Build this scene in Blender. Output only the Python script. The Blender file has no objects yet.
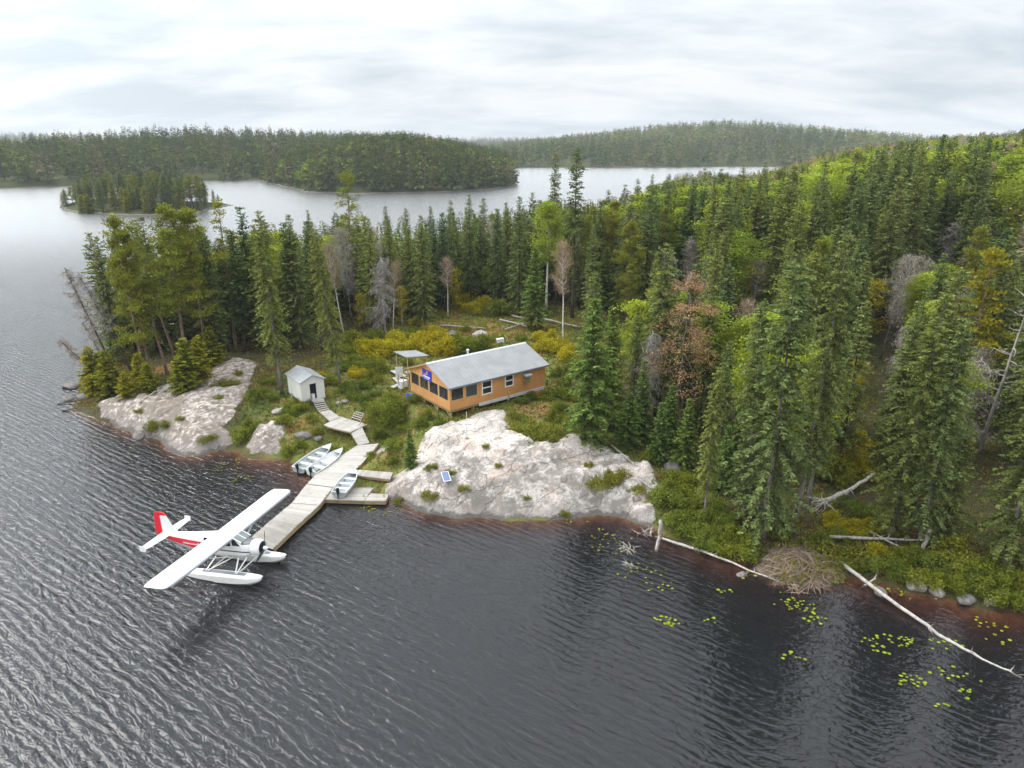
import bpy, math, random
import numpy as np
from mathutils import Vector, Matrix

S = bpy.context.scene
COL = S.collection
random.seed(7)
rng = np.random.default_rng(7)

# ------------------------------------------------------------------ camera
FPX, VH, CH = 710.0, 139.0, 30.0            # focal length in pixels, horizon row, flying height
PITCH = math.atan((384 - VH) / FPX)
CP, SP = math.cos(PITCH), math.sin(PITCH)
cam = bpy.data.objects.new('camera', bpy.data.cameras.new('camera'))
COL.objects.link(cam)
cam.location = (0, 0, CH)
cam.rotation_euler = (math.pi / 2 - PITCH, 0, 0)
cam.data.sensor_width = 36
cam.data.lens = FPX / 1024 * 36
cam.data.clip_start, cam.data.clip_end = 0.5, 12000
S.camera = cam

# ------------------------------------------------------------------ sky, sun, exposure
SUN_EL, SUN_AZ = math.radians(43), math.radians(290)      # azimuth clockwise from +Y
w = bpy.data.worlds.new('World'); S.world = w; w.use_nodes = True
nt = w.node_tree; N = nt.nodes; Lk = nt.links
N.clear()
wo = N.new('ShaderNodeOutputWorld')
sky = N.new('ShaderNodeTexSky'); sky.sky_type = 'NISHITA'; sky.sun_disc = False
sky.sun_elevation, sky.sun_rotation = SUN_EL, SUN_AZ
bg1 = N.new('ShaderNodeBackground'); bg1.inputs[1].default_value = 0.1
Lk.new(sky.outputs[0], bg1.inputs[0])
tc = N.new('ShaderNodeTexCoord')
sep = N.new('ShaderNodeSeparateXYZ'); Lk.new(tc.outputs['Generated'], sep.inputs[0])
def wmath(op, a, b=None, c=None):
    m = N.new('ShaderNodeMath'); m.operation = op
    for i, v in enumerate((a, b, c)):
        if v is None: continue
        if isinstance(v, (int, float)): m.inputs[i].default_value = v
        else: Lk.new(v, m.inputs[i])
    return m.outputs[0]
zc = wmath('ADD', wmath('MAXIMUM', sep.outputs[2], 0.0), 0.26)
cx = wmath('DIVIDE', sep.outputs[0], zc); cy = wmath('DIVIDE', sep.outputs[1], zc)
comb = N.new('ShaderNodeCombineXYZ'); Lk.new(cx, comb.inputs[0]); Lk.new(wmath('MULTIPLY', cy, 1.9), comb.inputs[1])
def wnoise(scale, detail, rough, dist=0.0, off=0.0):
    m = N.new('ShaderNodeMapping'); m.inputs['Location'].default_value = (off, off * .7, 0); Lk.new(comb.outputs[0], m.inputs[0])
    n = N.new('ShaderNodeTexNoise'); n.inputs['Scale'].default_value = scale; n.inputs['Detail'].default_value = detail
    n.inputs['Roughness'].default_value = rough; n.inputs['Distortion'].default_value = dist
    Lk.new(m.outputs[0], n.inputs['Vector']); return n.outputs[0]
n1 = wnoise(0.95, 5, 0.52, 0.5, 3.1); n2 = wnoise(3.0, 5, 0.55, 0.3, 9.0)
mixn = wmath('ADD', wmath('MULTIPLY', n1, 0.68), wmath('MULTIPLY', n2, 0.32))
cr = N.new('ShaderNodeValToRGB'); Lk.new(mixn, cr.inputs[0])
cr.color_ramp.elements[0].position = 0.38; cr.color_ramp.elements[0].color = (0.57, 0.635, 0.69, 1)
cr.color_ramp.elements[1].position = 0.59; cr.color_ramp.elements[1].color = (0.875, 0.89, 0.905, 1)
e = cr.color_ramp.elements.new(0.485); e.color = (0.73, 0.775, 0.81, 1)
bg2 = N.new('ShaderNodeBackground'); Lk.new(cr.outputs[0], bg2.inputs[0])
# an overcast sky is brighter overhead than at the horizon
grad = wmath('MULTIPLY_ADD', wmath('POWER', wmath('MAXIMUM', sep.outputs[2], 0.0), 1.2), 1.95, 0.80)
# broad glow of the sun behind the cloud
sund = (math.sin(SUN_AZ) * math.cos(SUN_EL), math.cos(SUN_AZ) * math.cos(SUN_EL), math.sin(SUN_EL))
dp = N.new('ShaderNodeVectorMath'); dp.operation = 'DOT_PRODUCT'; Lk.new(tc.outputs['Generated'], dp.inputs[0]); dp.inputs[1].default_value = sund
glow = wmath('MULTIPLY', wmath('POWER', wmath('MAXIMUM', dp.outputs['Value'], 0.0), 5.0), 2.5)
Lk.new(wmath('ADD', grad, glow), bg2.inputs[1])
mixw = N.new('ShaderNodeMixShader'); mixw.inputs[0].default_value = 0.95
Lk.new(bg1.outputs[0], mixw.inputs[1]); Lk.new(bg2.outputs[0], mixw.inputs[2]); Lk.new(mixw.outputs[0], wo.inputs[0])

sl = bpy.data.lights.new('sun', 'SUN'); sl.energy = 2.3; sl.angle = math.radians(40); sl.color = (1, .96, .90)
so = bpy.data.objects.new('sun', sl); COL.objects.link(so)
sd_ = Vector((math.sin(SUN_AZ) * math.cos(SUN_EL), math.cos(SUN_AZ) * math.cos(SUN_EL), math.sin(SUN_EL)))
so.rotation_euler = sd_.to_track_quat('Z', 'Y').to_euler()
S.view_settings.view_transform = 'Standard'; S.view_settings.look = 'None'
S.view_settings.exposure = 0.32; S.view_settings.gamma = 1
S.cycles.max_bounces = 6; S.cycles.diffuse_bounces = 2; S.cycles.glossy_bounces = 3
S.cycles.transparent_max_bounces = 10; S.cycles.volume_bounces = 0
S.cycles.use_denoising = True

# ------------------------------------------------------------------ helpers: view geometry
def ray(u, v):
    dx = (u - 512) / FPX; dy = -(v - 384) / FPX
    return np.array([dx, CP + dy * SP, -SP + dy * CP])
def at(u, v, z=0.0):
    r = ray(u, v); t = (z - CH) / r[2]
    return np.array([r[0] * t, r[1] * t, z])
def proj(x, y, z):
    f = y * CP - (z - CH) * SP; up = y * SP + (z - CH) * CP
    return 512 + FPX * x / f, 384 - FPX * up / f

# ------------------------------------------------------------------ helpers: noise, polygons
def _h(ix, iy, s):
    n = (ix.astype(np.int64) * 374761393 + iy.astype(np.int64) * 668265263 + s * 982451653) & 0x7fffffff
    n = ((n ^ (n >> 13)) * 1274126177) & 0x7fffffff
    return ((n ^ (n >> 16)) & 0xffff) / 65535.0
def vnoise(x, y, s=0):
    ix = np.floor(x); iy = np.floor(y); fx = x - ix; fy = y - iy
    fx = fx * fx * (3 - 2 * fx); fy = fy * fy * (3 - 2 * fy)
    a = _h(ix, iy, s); b = _h(ix + 1, iy, s); c = _h(ix, iy + 1, s); d = _h(ix + 1, iy + 1, s)
    return (a * (1 - fx) + b * fx) * (1 - fy) + (c * (1 - fx) + d * fx) * fy
def fbm(x, y, o=4, s=0):
    r = 0; a = .5
    for i in range(o):
        r = r + a * (vnoise(x, y, s + i * 17) - .5); x = x * 2.03 + 11; y = y * 2.03 + 5; a *= .5
    return r
def sdist(px_, py_, poly):
    """distance to the outline, positive inside"""
    x = np.asarray(px_, float); y = np.asarray(py_, float)
    d = np.full(x.shape, 1e18); ins = np.zeros(x.shape, bool)
    P = np.asarray(poly, float); Q = np.roll(P, -1, 0)
    for (ax, ay), (bx, by) in zip(P, Q):
        ex, ey = bx - ax, by - ay
        t = np.clip(((x - ax) * ex + (y - ay) * ey) / (ex * ex + ey * ey + 1e-12), 0, 1)
        d = np.minimum(d, (x - ax - t * ex) ** 2 + (y - ay - t * ey) ** 2)
        c = ((ay > y) != (by > y)) & (x < (bx - ax) * (y - ay) / (by - ay + 1e-12) + ax)
        ins ^= c
    d = np.sqrt(d)
    return np.where(ins, d, -d)
def sstep(a, b, x):
    t = np.clip((x - a) / (b - a), 0, 1); return t * t * (3 - 2 * t)

# ------------------------------------------------------------------ helpers: meshes and objects
def link(o, parent=None):
    COL.objects.link(o)
    if parent is not None: o.parent = parent
    return o
def tag(o, label=None, cat=None, group=None, kind=None):
    if label: o['label'] = label
    if cat: o['category'] = cat
    if group: o['group'] = group
    if kind: o['kind'] = kind
    return o
def empty(name, loc=(0, 0, 0), rz=0.0):
    o = bpy.data.objects.new(name, None); o.empty_display_size = .3
    link(o); o.location = loc; o.rotation_euler = (0, 0, rz); return o
def raw_mesh(name, V, Fq, mats, tint=None, attrs=None, smooth=False, mi=None):
    """V (n,3) array; Fq (m,k) array of faces of k corners"""
    V = np.ascontiguousarray(V, np.float32); Fq = np.ascontiguousarray(Fq, np.int32)
    me = bpy.data.meshes.new(name); k = Fq.shape[1]
    me.vertices.add(len(V)); me.vertices.foreach_set('co', V.ravel())
    me.loops.add(Fq.size); me.loops.foreach_set('vertex_index', Fq.ravel())
    me.polygons.add(len(Fq)); me.polygons.foreach_set('loop_start', np.arange(0, Fq.size, k, dtype=np.int32))
    if mi is not None: me.polygons.foreach_set('material_index', np.asarray(mi, np.int32))
    if smooth: me.polygons.foreach_set('use_smooth', np.ones(len(Fq), bool))
    if tint is not None:
        t = np.ones((len(V), 4), np.float32); t[:, :3] = tint
        me.attributes.new('tint', 'FLOAT_COLOR', 'POINT').data.foreach_set('color', t.ravel())
    for n_, a_ in (attrs or {}).items():
        me.attributes.new(n_, 'FLOAT', 'POINT').data.foreach_set('value', np.ascontiguousarray(a_, np.float32).ravel())
    for m in (mats if isinstance(mats, (list, tuple)) else [mats]): me.materials.append(m)
    me.update(calc_edges=True); return me
def mobj(name, me, parent=None):
    return link(bpy.data.objects.new(name, me), parent)

class MB:
    """collects simple shapes; build() links them as ONE mesh object"""
    def __init__(s): s.v = []; s.f = []; s.sm = []
    def add(s, vs, fs, smooth=False):
        b = len(s.v); s.v += [tuple(map(float, p)) for p in vs]
        s.f += [tuple(b + i for i in f) for f in fs]; s.sm += [smooth] * len(fs); return s
    def box(s, c, d, M=None):
        x, y, z = d[0] / 2, d[1] / 2, d[2] / 2
        vs = [Vector((a, b, e)) for a in (-x, x) for b in (-y, y) for e in (-z, z)]
        if M is not None: vs = [M @ q for q in vs]
        vs = [q + Vector(c) for q in vs]
        return s.add(vs, [(0, 1, 3, 2), (4, 6, 7, 5), (0, 4, 5, 1), (2, 3, 7, 6), (0, 2, 6, 4), (1, 5, 7, 3)])
    def prism(s, top, th):
        """polygon of 3-D points with thickness th straight down"""
        n = len(top); t = [Vector(p) for p in top]; b = [p - Vector((0, 0, th)) for p in t]
        return s.add(t + b, [tuple(range(n)), tuple(range(2 * n - 1, n - 1, -1))] + [(i, n + i, n + (i + 1) % n, (i + 1) % n) for i in range(n)])
    def beam(s, a, b, w_, h_):
        a, b = Vector(a), Vector(b); d = b - a
        q = d.to_track_quat('X', 'Z').to_matrix()
        return s.box((a + b) / 2, (d.length, w_, h_), q)
    def tube(s, pts, rs, n=6, cap=True, smooth=True):
        pts = [Vector(p) for p in pts]; m = len(pts); vs = []
        for i, p in enumerate(pts):
            d = (pts[min(i + 1, m - 1)] - pts[max(i - 1, 0)])
            if d.length < 1e-9: d = Vector((0, 0, 1))
            d.normalize(); a = d.orthogonal().normalized() if abs(d.z) > .95 else d.cross(Vector((0, 0, 1))).normalized()
            b = d.cross(a)
            for k in range(n):
                t = 2 * math.pi * k / n; vs.append(p + (a * math.cos(t) + b * math.sin(t)) * rs[i])
        fs = [(i * n + k, i * n + (k + 1) % n, (i + 1) * n + (k + 1) % n, (i + 1) * n + k) for i in range(m - 1) for k in range(n)]
        if cap: fs += [tuple(range(n - 1, -1, -1)), tuple((m - 1) * n + k for k in range(n))]
        return s.add(vs, fs, smooth)
    def loft(s, rings, cap=True, smooth=True, closed=True):
        n = len(rings[0]); m = len(rings); vs = [p for r in rings for p in r]
        kk = n if closed else n - 1
        fs = [(i * n + k, i * n + (k + 1) % n, (i + 1) * n + (k + 1) % n, (i + 1) * n + k) for i in range(m - 1) for k in range(kk)]
        s.add(vs, fs, smooth)
        if cap and closed:
            s.add(rings[0], [tuple(range(n - 1, -1, -1))]); s.add(rings[-1], [tuple(range(n))])
        return s
    def mesh(s, name, mats):
        me = bpy.data.meshes.new(name); me.from_pydata(s.v, [], s.f)
        for m in (mats if isinstance(mats, (list, tuple)) else [mats]): me.materials.append(m)
        me.polygons.foreach_set('use_smooth', s.sm); me.update(); return me
    def build(s, name, mats, parent=None): return mobj(name, s.mesh(name, mats), parent)

# ------------------------------------------------------------------ helpers: materials
class NT:
    def __init__(s, name):
        s.m = bpy.data.materials.new(name); s.m.use_nodes = True; s.t = s.m.node_tree; s.n = s.t.nodes; s.l = s.t.links; s.n.clear()
        s.out = s.n.new('ShaderNodeOutputMaterial')
    def put(s, sock, v):
        if isinstance(v, bpy.types.NodeSocket): s.l.new(v, sock)
        elif isinstance(v, tuple) and len(v) == 3 and sock.type == 'RGBA': sock.default_value = (*v, 1)
        else: sock.default_value = v
    def math(s, op, a, b=None, c=None, clamp=False):
        m = s.n.new('ShaderNodeMath'); m.operation = op; m.use_clamp = clamp
        for i, v in enumerate((a, b, c)):
            if v is not None: s.put(m.inputs[i], v)
        return m.outputs[0]
    def pos(s): return s.n.new('ShaderNodeNewGeometry').outputs['Position']
    def objc(s): return s.n.new('ShaderNodeTexCoord').outputs['Object']
    def mapping(s, v, scale=(1, 1, 1), rot=(0, 0, 0), loc=(0, 0, 0)):
        m = s.n.new('ShaderNodeMapping'); s.put(m.inputs[0], v); m.inputs['Scale'].default_value = scale
        m.inputs['Rotation'].default_value = rot; m.inputs['Location'].default_value = loc; return m.outputs[0]
    def noise(s, v, scale, detail=3, rough=.55, dist=0.0):
        n = s.n.new('ShaderNodeTexNoise'); s.put(n.inputs['Vector'], v); n.inputs['Scale'].default_value = scale
        n.inputs['Detail'].default_value = detail; n.inputs['Roughness'].default_value = rough; n.inputs['Distortion'].default_value = dist
        return n.outputs[0]
    def voro(s, v, scale, feature='F1', rnd=1.0):
        n = s.n.new('ShaderNodeTexVoronoi'); n.feature = feature; s.put(n.inputs['Vector'], v); n.inputs['Scale'].default_value = scale
        n.inputs['Randomness'].default_value = rnd
        return n.outputs['Distance']
    def attr(s, name, what='Fac'):
        a = s.n.new('ShaderNodeAttribute'); a.attribute_name = name; return a.outputs[what]
    def step(s, v, a, b):
        m = s.n.new('ShaderNodeMapRange'); m.interpolation_type = 'SMOOTHSTEP'; s.put(m.inputs[0], v)
        m.inputs[1].default_value = a; m.inputs[2].default_value = b; return m.outputs[0]
    def mix(s, f, a, b, mode='MIX'):
        m = s.n.new('ShaderNodeMix'); m.data_type = 'RGBA'; m.blend_type = mode
        s.put(m.inputs[0], f); s.put(m.inputs[6], a); s.put(m.inputs[7], b); return m.outputs[2]
    def sepx(s, v):
        m = s.n.new('ShaderNodeSeparateXYZ'); s.put(m.inputs[0], v); return m.outputs
    def bump(s, h, strength=.5, dist=.05):
        b = s.n.new('ShaderNodeBump'); s.put(b.inputs['Height'], h); b.inputs['Strength'].default_value = strength
        b.inputs['Distance'].default_value = dist; return b.outputs[0]
    def bsdf(s, col, rough=.7, metal=0.0, spec=.3, normal=None, alpha=None):
        p = s.n.new('ShaderNodeBsdfPrincipled'); s.put(p.inputs['Base Color'], col); s.put(p.inputs['Roughness'], rough)
        p.inputs['Metallic'].default_value = metal; p.inputs['Specular IOR Level'].default_value = spec
        if normal is not None: s.l.new(normal, p.inputs['Normal'])
        if alpha is not None: s.put(p.inputs['Alpha'], alpha)
        s.l.new(p.outputs[0], s.out.inputs[0]); return s.m

def worn(name, col, rough=.6, var=.25, scale=3.0, metal=0.0, spec=.3, dirt=None, bumpd=.004, stretch=(1, 1, 1)):
    """a plain surface with uneven tone and light dirt"""
    t = NT(name); v = t.mapping(t.objc(), stretch)
    a = t.noise(v, scale, 5, .6); b = t.noise(v, scale * 9, 3, .6)
    lo = tuple(c * (1 - var) for c in col); hi = tuple(min(1, c * (1 + var * .6)) for c in col)
    c = t.mix(t.step(a, .3, .7), lo, hi)
    if dirt: c = t.mix(t.math('MULTIPLY', t.step(t.math('ADD', t.math('MULTIPLY', a, .6), t.math('MULTIPLY', b, .4)), .52, .68), .55), c, dirt)
    return t.bsdf(c, rough, metal, spec, t.bump(b, .4, bumpd))

def wood_planks(name, col, var=.35):
    t = NT(name); g = t.n.new('ShaderNodeNewGeometry')
    rnd = g.outputs['Random Per Island']; v = t.mapping(t.objc(), (1, 1, 1))
    a = t.noise(v, 1.3, 5, .65); gr = t.noise(t.mapping(v, (2, 22, 22)), 1.0, 3, .6)
    lo = tuple(c * (1 - var) for c in col); hi = tuple(c * (1 + var * .5) for c in col)
    c = t.mix(rnd, lo, hi)
    c = t.mix(t.math('MULTIPLY', t.step(a, .45, .75), .5), c, (col[0] * .55, col[1] * .52, col[2] * .46))
    c = t.mix(t.math('MULTIPLY', gr, .35), c, (.12, .10, .08))
    return t.bsdf(c, .85, 0, .15, t.bump(gr, .4, .004))

def foliage(name, base, hue=.35, trans=.36):
    """diffuse + translucent leaves; every tree a little different"""
    t = NT(name); oi = t.n.new('ShaderNodeObjectInfo').outputs['Random']
    warm = (min(1, base[0] * 1.22), base[1] * 1.08, base[2] * .82); cool = (base[0] * .80, base[1] * .88, base[2] * 1.02)
    c = t.mix(oi, cool, warm) if hue else base
    if hue: c = t.mix(1 - hue, c, base)
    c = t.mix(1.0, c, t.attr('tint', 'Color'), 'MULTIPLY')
    d = t.n.new('ShaderNodeBsdfDiffuse'); t.put(d.inputs[0], c)
    r = t.n.new('ShaderNodeBsdfTranslucent'); t.put(r.inputs[0], c)
    m = t.n.new('ShaderNodeMixShader'); m.inputs[0].default_value = trans
    t.l.new(d.outputs[0], m.inputs[1]); t.l.new(r.outputs[0], m.inputs[2]); t.l.new(m.outputs[0], t.out.inputs[0])
    return t.m
def bark(name, col, scale=6, var=.4):
    t = NT(name); v = t.mapping(t.objc(), (1, 1, .25)); a = t.noise(v, scale, 5, .65)
    c = t.mix(t.step(a, .35, .65), tuple(x * (1 - var) for x in col), tuple(x * (1 + var) for x in col))
    return t.bsdf(c, .9, 0, .1, t.bump(a, .6, .03))

M = {}
M['white_paint'] = worn('white_paint', (.70, .70, .695), .35, .05, 1.2, 0, .5)
M['float_white'] = worn('float_white', (.72, .72, .68), .5, .10, 1.5, 0, .4, (.45, .46, .40))
M['wing_grey'] = worn('wing_grey', (.22, .23, .26), .4, .08, 2)
M['red_paint'] = worn('red_paint', (.62, .012, .03), .35, .08, 1.5, 0, .5)
M['dark_metal'] = worn('dark_metal', (.03, .035, .035), .45, .2, 5, .3)
M['engine'] = worn('engine', (.035, .05, .045), .5, .3, 8, .5)
M['alu'] = worn('aluminium', (.52, .55, .56), .45, .12, 2, .55, .5, (.30, .31, .29))
M['alu_white'] = worn('pale_aluminium', (.70, .72, .74), .45, .1, 2, .3, .5, (.42, .43, .42))
M['boat_in'] = worn('boat_inside', (.40, .44, .43), .6, .15, 3, .2, .3, (.25, .26, .22))
M['black_plastic'] = worn('black_plastic', (.018, .019, .022), .4, .2, 5)
M['grey_plastic'] = worn('grey_plastic', (.16, .17, .19), .45, .15, 5)
M['blue_plastic'] = worn('blue_plastic', (.06, .11, .42), .45, .15, 5)
M['red_plastic'] = worn('red_plastic', (.62, .10, .035), .45, .15, 4)
M['white_plastic'] = worn('white_plastic', (.74, .74, .72), .5, .06, 4)
M['deck'] = wood_planks('weathered_deck', (.46, .44, .405), .15)
M['deck_grey'] = wood_planks('grey_deck', (.38, .36, .33), .22)
M['fascia'] = wood_planks('brown_fascia', (.30, .22, .12), .3)
M['lumber'] = wood_planks('pale_lumber', (.50, .38, .22), .25)
M['old_wood'] = wood_planks('old_wood', (.33, .31, .28), .3)
M['shed'] = worn('shed_paint', (.56, .57, .53), .7, .08, 1.4, 0, .2, (.48, .49, .42), .003, (1, 1, .3))
M['shed_roof'] = worn('shed_roof', (.31, .32, .33), .6, .12, 1.5, .1, .3, (.30, .31, .29))
M['dark_in'] = worn('dark_interior', (.03, .028, .026), .9, .3, 2)  # near-black tone: indoor shade put into the colour
M['window'] = worn('dark_glass', (.018, .022, .026), .08, .2, 1, 0, .6)
M['bark_grey'] = bark('bark_grey', (.16, .145, .125))
M['bark_dark'] = bark('bark_dark', (.075, .062, .05))
M['bark_pine'] = bark('bark_pine', (.17, .12, .085))
M['bark_white'] = bark('bark_white', (.55, .53, .48), 5, .3)
M['driftwood'] = bark('driftwood', (.36, .335, .305), 4, .25)
M['deadwood'] = bark('deadwood', (.29, .265, .235), 4, .3)
M['sticks'] = wood_planks('peeled_sticks', (.27, .20, .145), .45)
M['spruce'] = foliage('spruce_needles', (.150, .185, .060), .9)
M['spruce_dark'] = foliage('dark_spruce_needles', (.112, .148, .052), .9)
M['fir_bright'] = foliage('fresh_fir_needles', (.12, .178, .045), .7)
M['pine'] = foliage('pine_needles', (.195, .215, .03), .6)
M['cedar'] = foliage('cedar_sprays', (.21, .215, .024), .8)
M['larch'] = foliage('larch_needles', (.235, .215, .016), .4)
M['aspen'] = foliage('aspen_leaves', (.27, .34, .04), .6)
M['yellow_leaf'] = foliage('yellow_leaves', (.38, .33, .018), .55)
M['shrub'] = foliage('shrub_leaves', (.155, .19, .026), .9)
M['alder'] = foliage('alder_leaves', (.185, .215, .034), .8)
M['juniper'] = foliage('juniper_needles', (.19, .195, .03), .5)
M['brown_needle'] = foliage('dead_needles', (.38, .235, .125), .3)
M['grey_twig'] = foliage('grey_twigs', (.32, .29, .26), .4, .05)
M['brown_twig'] = foliage('brown_twigs', (.30, .23, .165), .5, .1)
M['far_leaf'] = foliage('far_foliage', (1, 1, 1), 0, .2)
M['lily'] = foliage('lily_leaves', (.24, .30, .02), .4, .1)

# cabin cladding with faint board joints, roof steel with standing ribs
t = NT('cabin_siding'); oc = t.objc(); a = t.noise(oc, .8, 5, .6); b = t.noise(t.mapping(oc, (1, 1, .1)), 14, 3)
c = t.mix(t.step(a, .3, .7), (.50, .245, .085), (.60, .31, .115)); c = t.mix(t.math('MULTIPLY', b, .3), c, (.36, .16, .06))
sx = t.sepx(oc); gx = t.math('PINGPONG', t.math('ADD', sx[0], sx[1]), .61)
c = t.mix(t.math('MULTIPLY', t.step(gx, .02, .0), .55), c, (.27, .13, .05)); M['siding'] = t.bsdf(c, .75, 0, .2)
t = NT('roof_steel'); oc = t.objc(); a = t.noise(oc, .7, 4, .6); sx = t.sepx(oc)
rib = t.step(t.math('PINGPONG', sx[0], .228), .03, .0)
c = t.mix(t.step(a, .3, .7), (.20, .205, .21), (.25, .255, .26)); c = t.mix(t.math('MULTIPLY', rib, .45), c, (.34, .35, .37))
M['roof_steel'] = t.bsdf(c, .45, .2, .4, t.bump(rib, .8, .03))
t = NT('insect_screen'); p = t.n.new('ShaderNodeBsdfPrincipled'); p.inputs['Base Color'].default_value = (.03, .032, .034, 1)
p.inputs['Roughness'].default_value = .5; p.inputs['Alpha'].default_value = .5; t.l.new(p.outputs[0], t.out.inputs[0]); M['screen'] = t.m
t = NT('clear_screen_glass'); p = t.n.new('ShaderNodeBsdfPrincipled'); p.inputs['Base Color'].default_value = (.10, .12, .13, 1)
p.inputs['Roughness'].default_value = .05; p.inputs['Alpha'].default_value = .45; t.l.new(p.outputs[0], t.out.inputs[0]); M['glass'] = t.m
t = NT('solar_cells'); oc = t.objc(); sx = t.sepx(oc)
g = t.math('MAXIMUM', t.step(t.math('PINGPONG', sx[0], .08), .012, .0), t.step(t.math('PINGPONG', sx[1], .08), .012, .0))
M['solar'] = t.bsdf(t.mix(g, (.07, .115, .26), (.24, .29, .38)), .2, 0, .6)
M['sign_blue'] = worn('sign_blue', (.025, .04, .42), .5, .12, 3)
M['orange_mark'] = worn('orange_mark', (.70, .30, .18), .5, .1, 3)

# ------------------------------------------------------------------ THE NEAR POINT OF LAND
shore_px = [(75, 408), (100, 420), (130, 433), (160, 440), (178, 453), (200, 455), (222, 448), (238, 450), (252, 457), (284, 456), (296, 462), (312, 474), (332, 477),
            (352, 486), (376, 492), (390, 499), (420, 511), (460, 519), (520, 519), (570, 517), (598, 512), (622, 516), (645, 524), (668, 536),
            (700, 548), (742, 562), (775, 566), (800, 577), (835, 574), (868, 580), (900, 590), (940, 600), (980, 606), (1024, 611), (1100, 622)]
SHORE = [tuple(at(u, v)[:2]) for u, v in shore_px]
SHORE += [(52, 38.5), (62, 36), (80, 33), (130, 26), (330, 20), (345, 430), (160, 410), (95, 335), (58, 268), (44, 222), (30, 178), (5, 153), (-28, 143), (-48, 128), (-58, 114),
          (-60, 100), (-57, 88)]
def base_h(x, y):
    s = sdist(x, y, SHORE)
    s = s + 1.1 * fbm(x / 3.2, y / 3.2, 3, 5) * sstep(6, 1, np.abs(s)) * 1.6
    hm = np.interp(x, [-60, -34, -27, -14, -10, 10, 16, 30, 60], [3.4, 3.9, 3.9, 3.6, 3.5, 3.2, 2.4, 2.2, 2.4])
    Ln = np.interp(x, [-60, -34, -27, -14, -10, 10, 16, 30, 60], [6, 9, 10, 11, 4.6, 4.6, 5, 5, 5])
    h = np.where(s > 0, hm * (1 - np.exp(-np.maximum(s, 0) / Ln)), np.maximum(s * np.interp(x, [-30, -24, -14, -9, 13, 18], [.8, .3, .3, .9, .8, .45]), -4.2))
    hill = (1 - .8 * sstep(215, 320, y)) * 20 * sstep(22, 140, x) * sstep(45, 180, y) + 3.0 * sstep(75, 130, y) * sstep(-10, 40, x)
    return h + np.where(s > 0, hill * sstep(0, 25, s), 0), s

xs = np.concatenate([np.arange(-150, -66, 4), np.arange(-66, 40, .42), np.arange(40, 80, .9), np.arange(80, 350, 4)])
ys = np.concatenate([np.arange(14, 36, 2.2), np.arange(36, 96, .42), np.arange(96, 130, .9), np.arange(130, 440, 4)])
GX, GY = np.meshgrid(xs, ys)
HB, SD = base_h(GX, GY)
GH = HB.copy()
def gh(x, y):
    """height of the land by bilinear lookup"""
    x = np.asarray(x, float); y = np.asarray(y, float)
    i = np.clip(np.searchsorted(xs, x) - 1, 0, len(xs) - 2); j = np.clip(np.searchsorted(ys, y) - 1, 0, len(ys) - 2)
    fx = np.clip((x - xs[i]) / (xs[i + 1] - xs[i]), 0, 1); fy = np.clip((y - ys[j]) / (ys[j + 1] - ys[j]), 0, 1)
    return (GH[j, i] * (1 - fx) + GH[j, i + 1] * fx) * (1 - fy) + (GH[j + 1, i] * (1 - fx) + GH[j + 1, i + 1] * fx) * fy
_T = np.concatenate([np.arange(35, 140, .12), np.arange(140, 480, .8)])
def atg(u, v, lift=0.0):
    """the point of the land seen at a pixel"""
    r = ray(u, v); r = r / np.linalg.norm(r)
    X, Y, Z = r[0] * _T, r[1] * _T, CH + r[2] * _T
    k = np.nonzero(Z < np.maximum(gh(X, Y), 0))[0]
    k = k[0] if len(k) else len(_T) - 1
    return np.array([X[k], Y[k], float(gh(X[k], Y[k])) + lift])
rock_px = [[(384, 486), (390, 472), (412, 458), (424, 438), (450, 426), (478, 416), (503, 413), (512, 432), (532, 444), (556, 440), (568, 431), (590, 440), (622, 456), (650, 466),
            (660, 488), (640, 508), (622, 522), (570, 520), (460, 523), (420, 515), (388, 503)],
           [(92, 408), (128, 396), (160, 388), (188, 384), (212, 370), (236, 360), (256, 364), (254, 384), (246, 398), (236, 414), (224, 430), (234, 442), (205, 458), (172, 456), (148, 440), (118, 430)],
           [(254, 426), (288, 424), (284, 452), (246, 460)], [(615, 510), (650, 505), (662, 522), (640, 532)], [(352, 447), (385, 436), (392, 441), (370, 452)]]
ROCK = [[tuple(atg(u, v)[:2]) for u, v in q] for q in rock_px]
near = (GX > -70) & (GX < 60) & (GY < 130)
def rockmask(x, y):
    m = np.full(np.shape(x), -1e9)
    for q in ROCK: m = np.maximum(m, sdist(x, y, q))
    return m
RM = np.full(GX.shape, -50.0); RM[near] = rockmask(GX[near], GY[near])
n_a = fbm(GX / 1.7, GY / 1.7, 4, 31); n_b = fbm(GX / .55, GY / .55, 3, 77)
RK = sstep(-.5, .7, RM + 1.6 * n_a)
# bedrock: long ledges dipping toward the lake, softer ground elsewhere
ang = .55; U_ = GX * math.cos(ang) + GY * math.sin(ang); V_ = -GX * math.sin(ang) + GY * math.cos(ang)
ledge = np.abs(fbm(U_ / 6.5, V_ / 2.1, 4, 3)); rid = .25 - ledge
dome = np.where(RM > -2, .75 * sstep(-1, 4, RM), 0)
GH = GH + RK * (2.3 * rid + .55 * n_a + .16 * n_b) * sstep(-1.5, 2.5, SD) + dome * sstep(-.5, 2.5, SD) * .8 + (1 - RK) * (.5 * n_a * sstep(0, 4, SD) + .12 * n_b * sstep(0, 2, SD))
q_ = (GH + 1.5 * fbm(U_ / 5, V_ / 3.2, 3, 91)) / .62; fr_ = q_ - np.floor(q_)
GH = GH + RK * .62 * .8 * (sstep(.30, .52, fr_) - fr_) * sstep(.0, 1.5, SD)
GH = np.where(SD > .3, np.maximum(GH, .06), GH)

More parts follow.
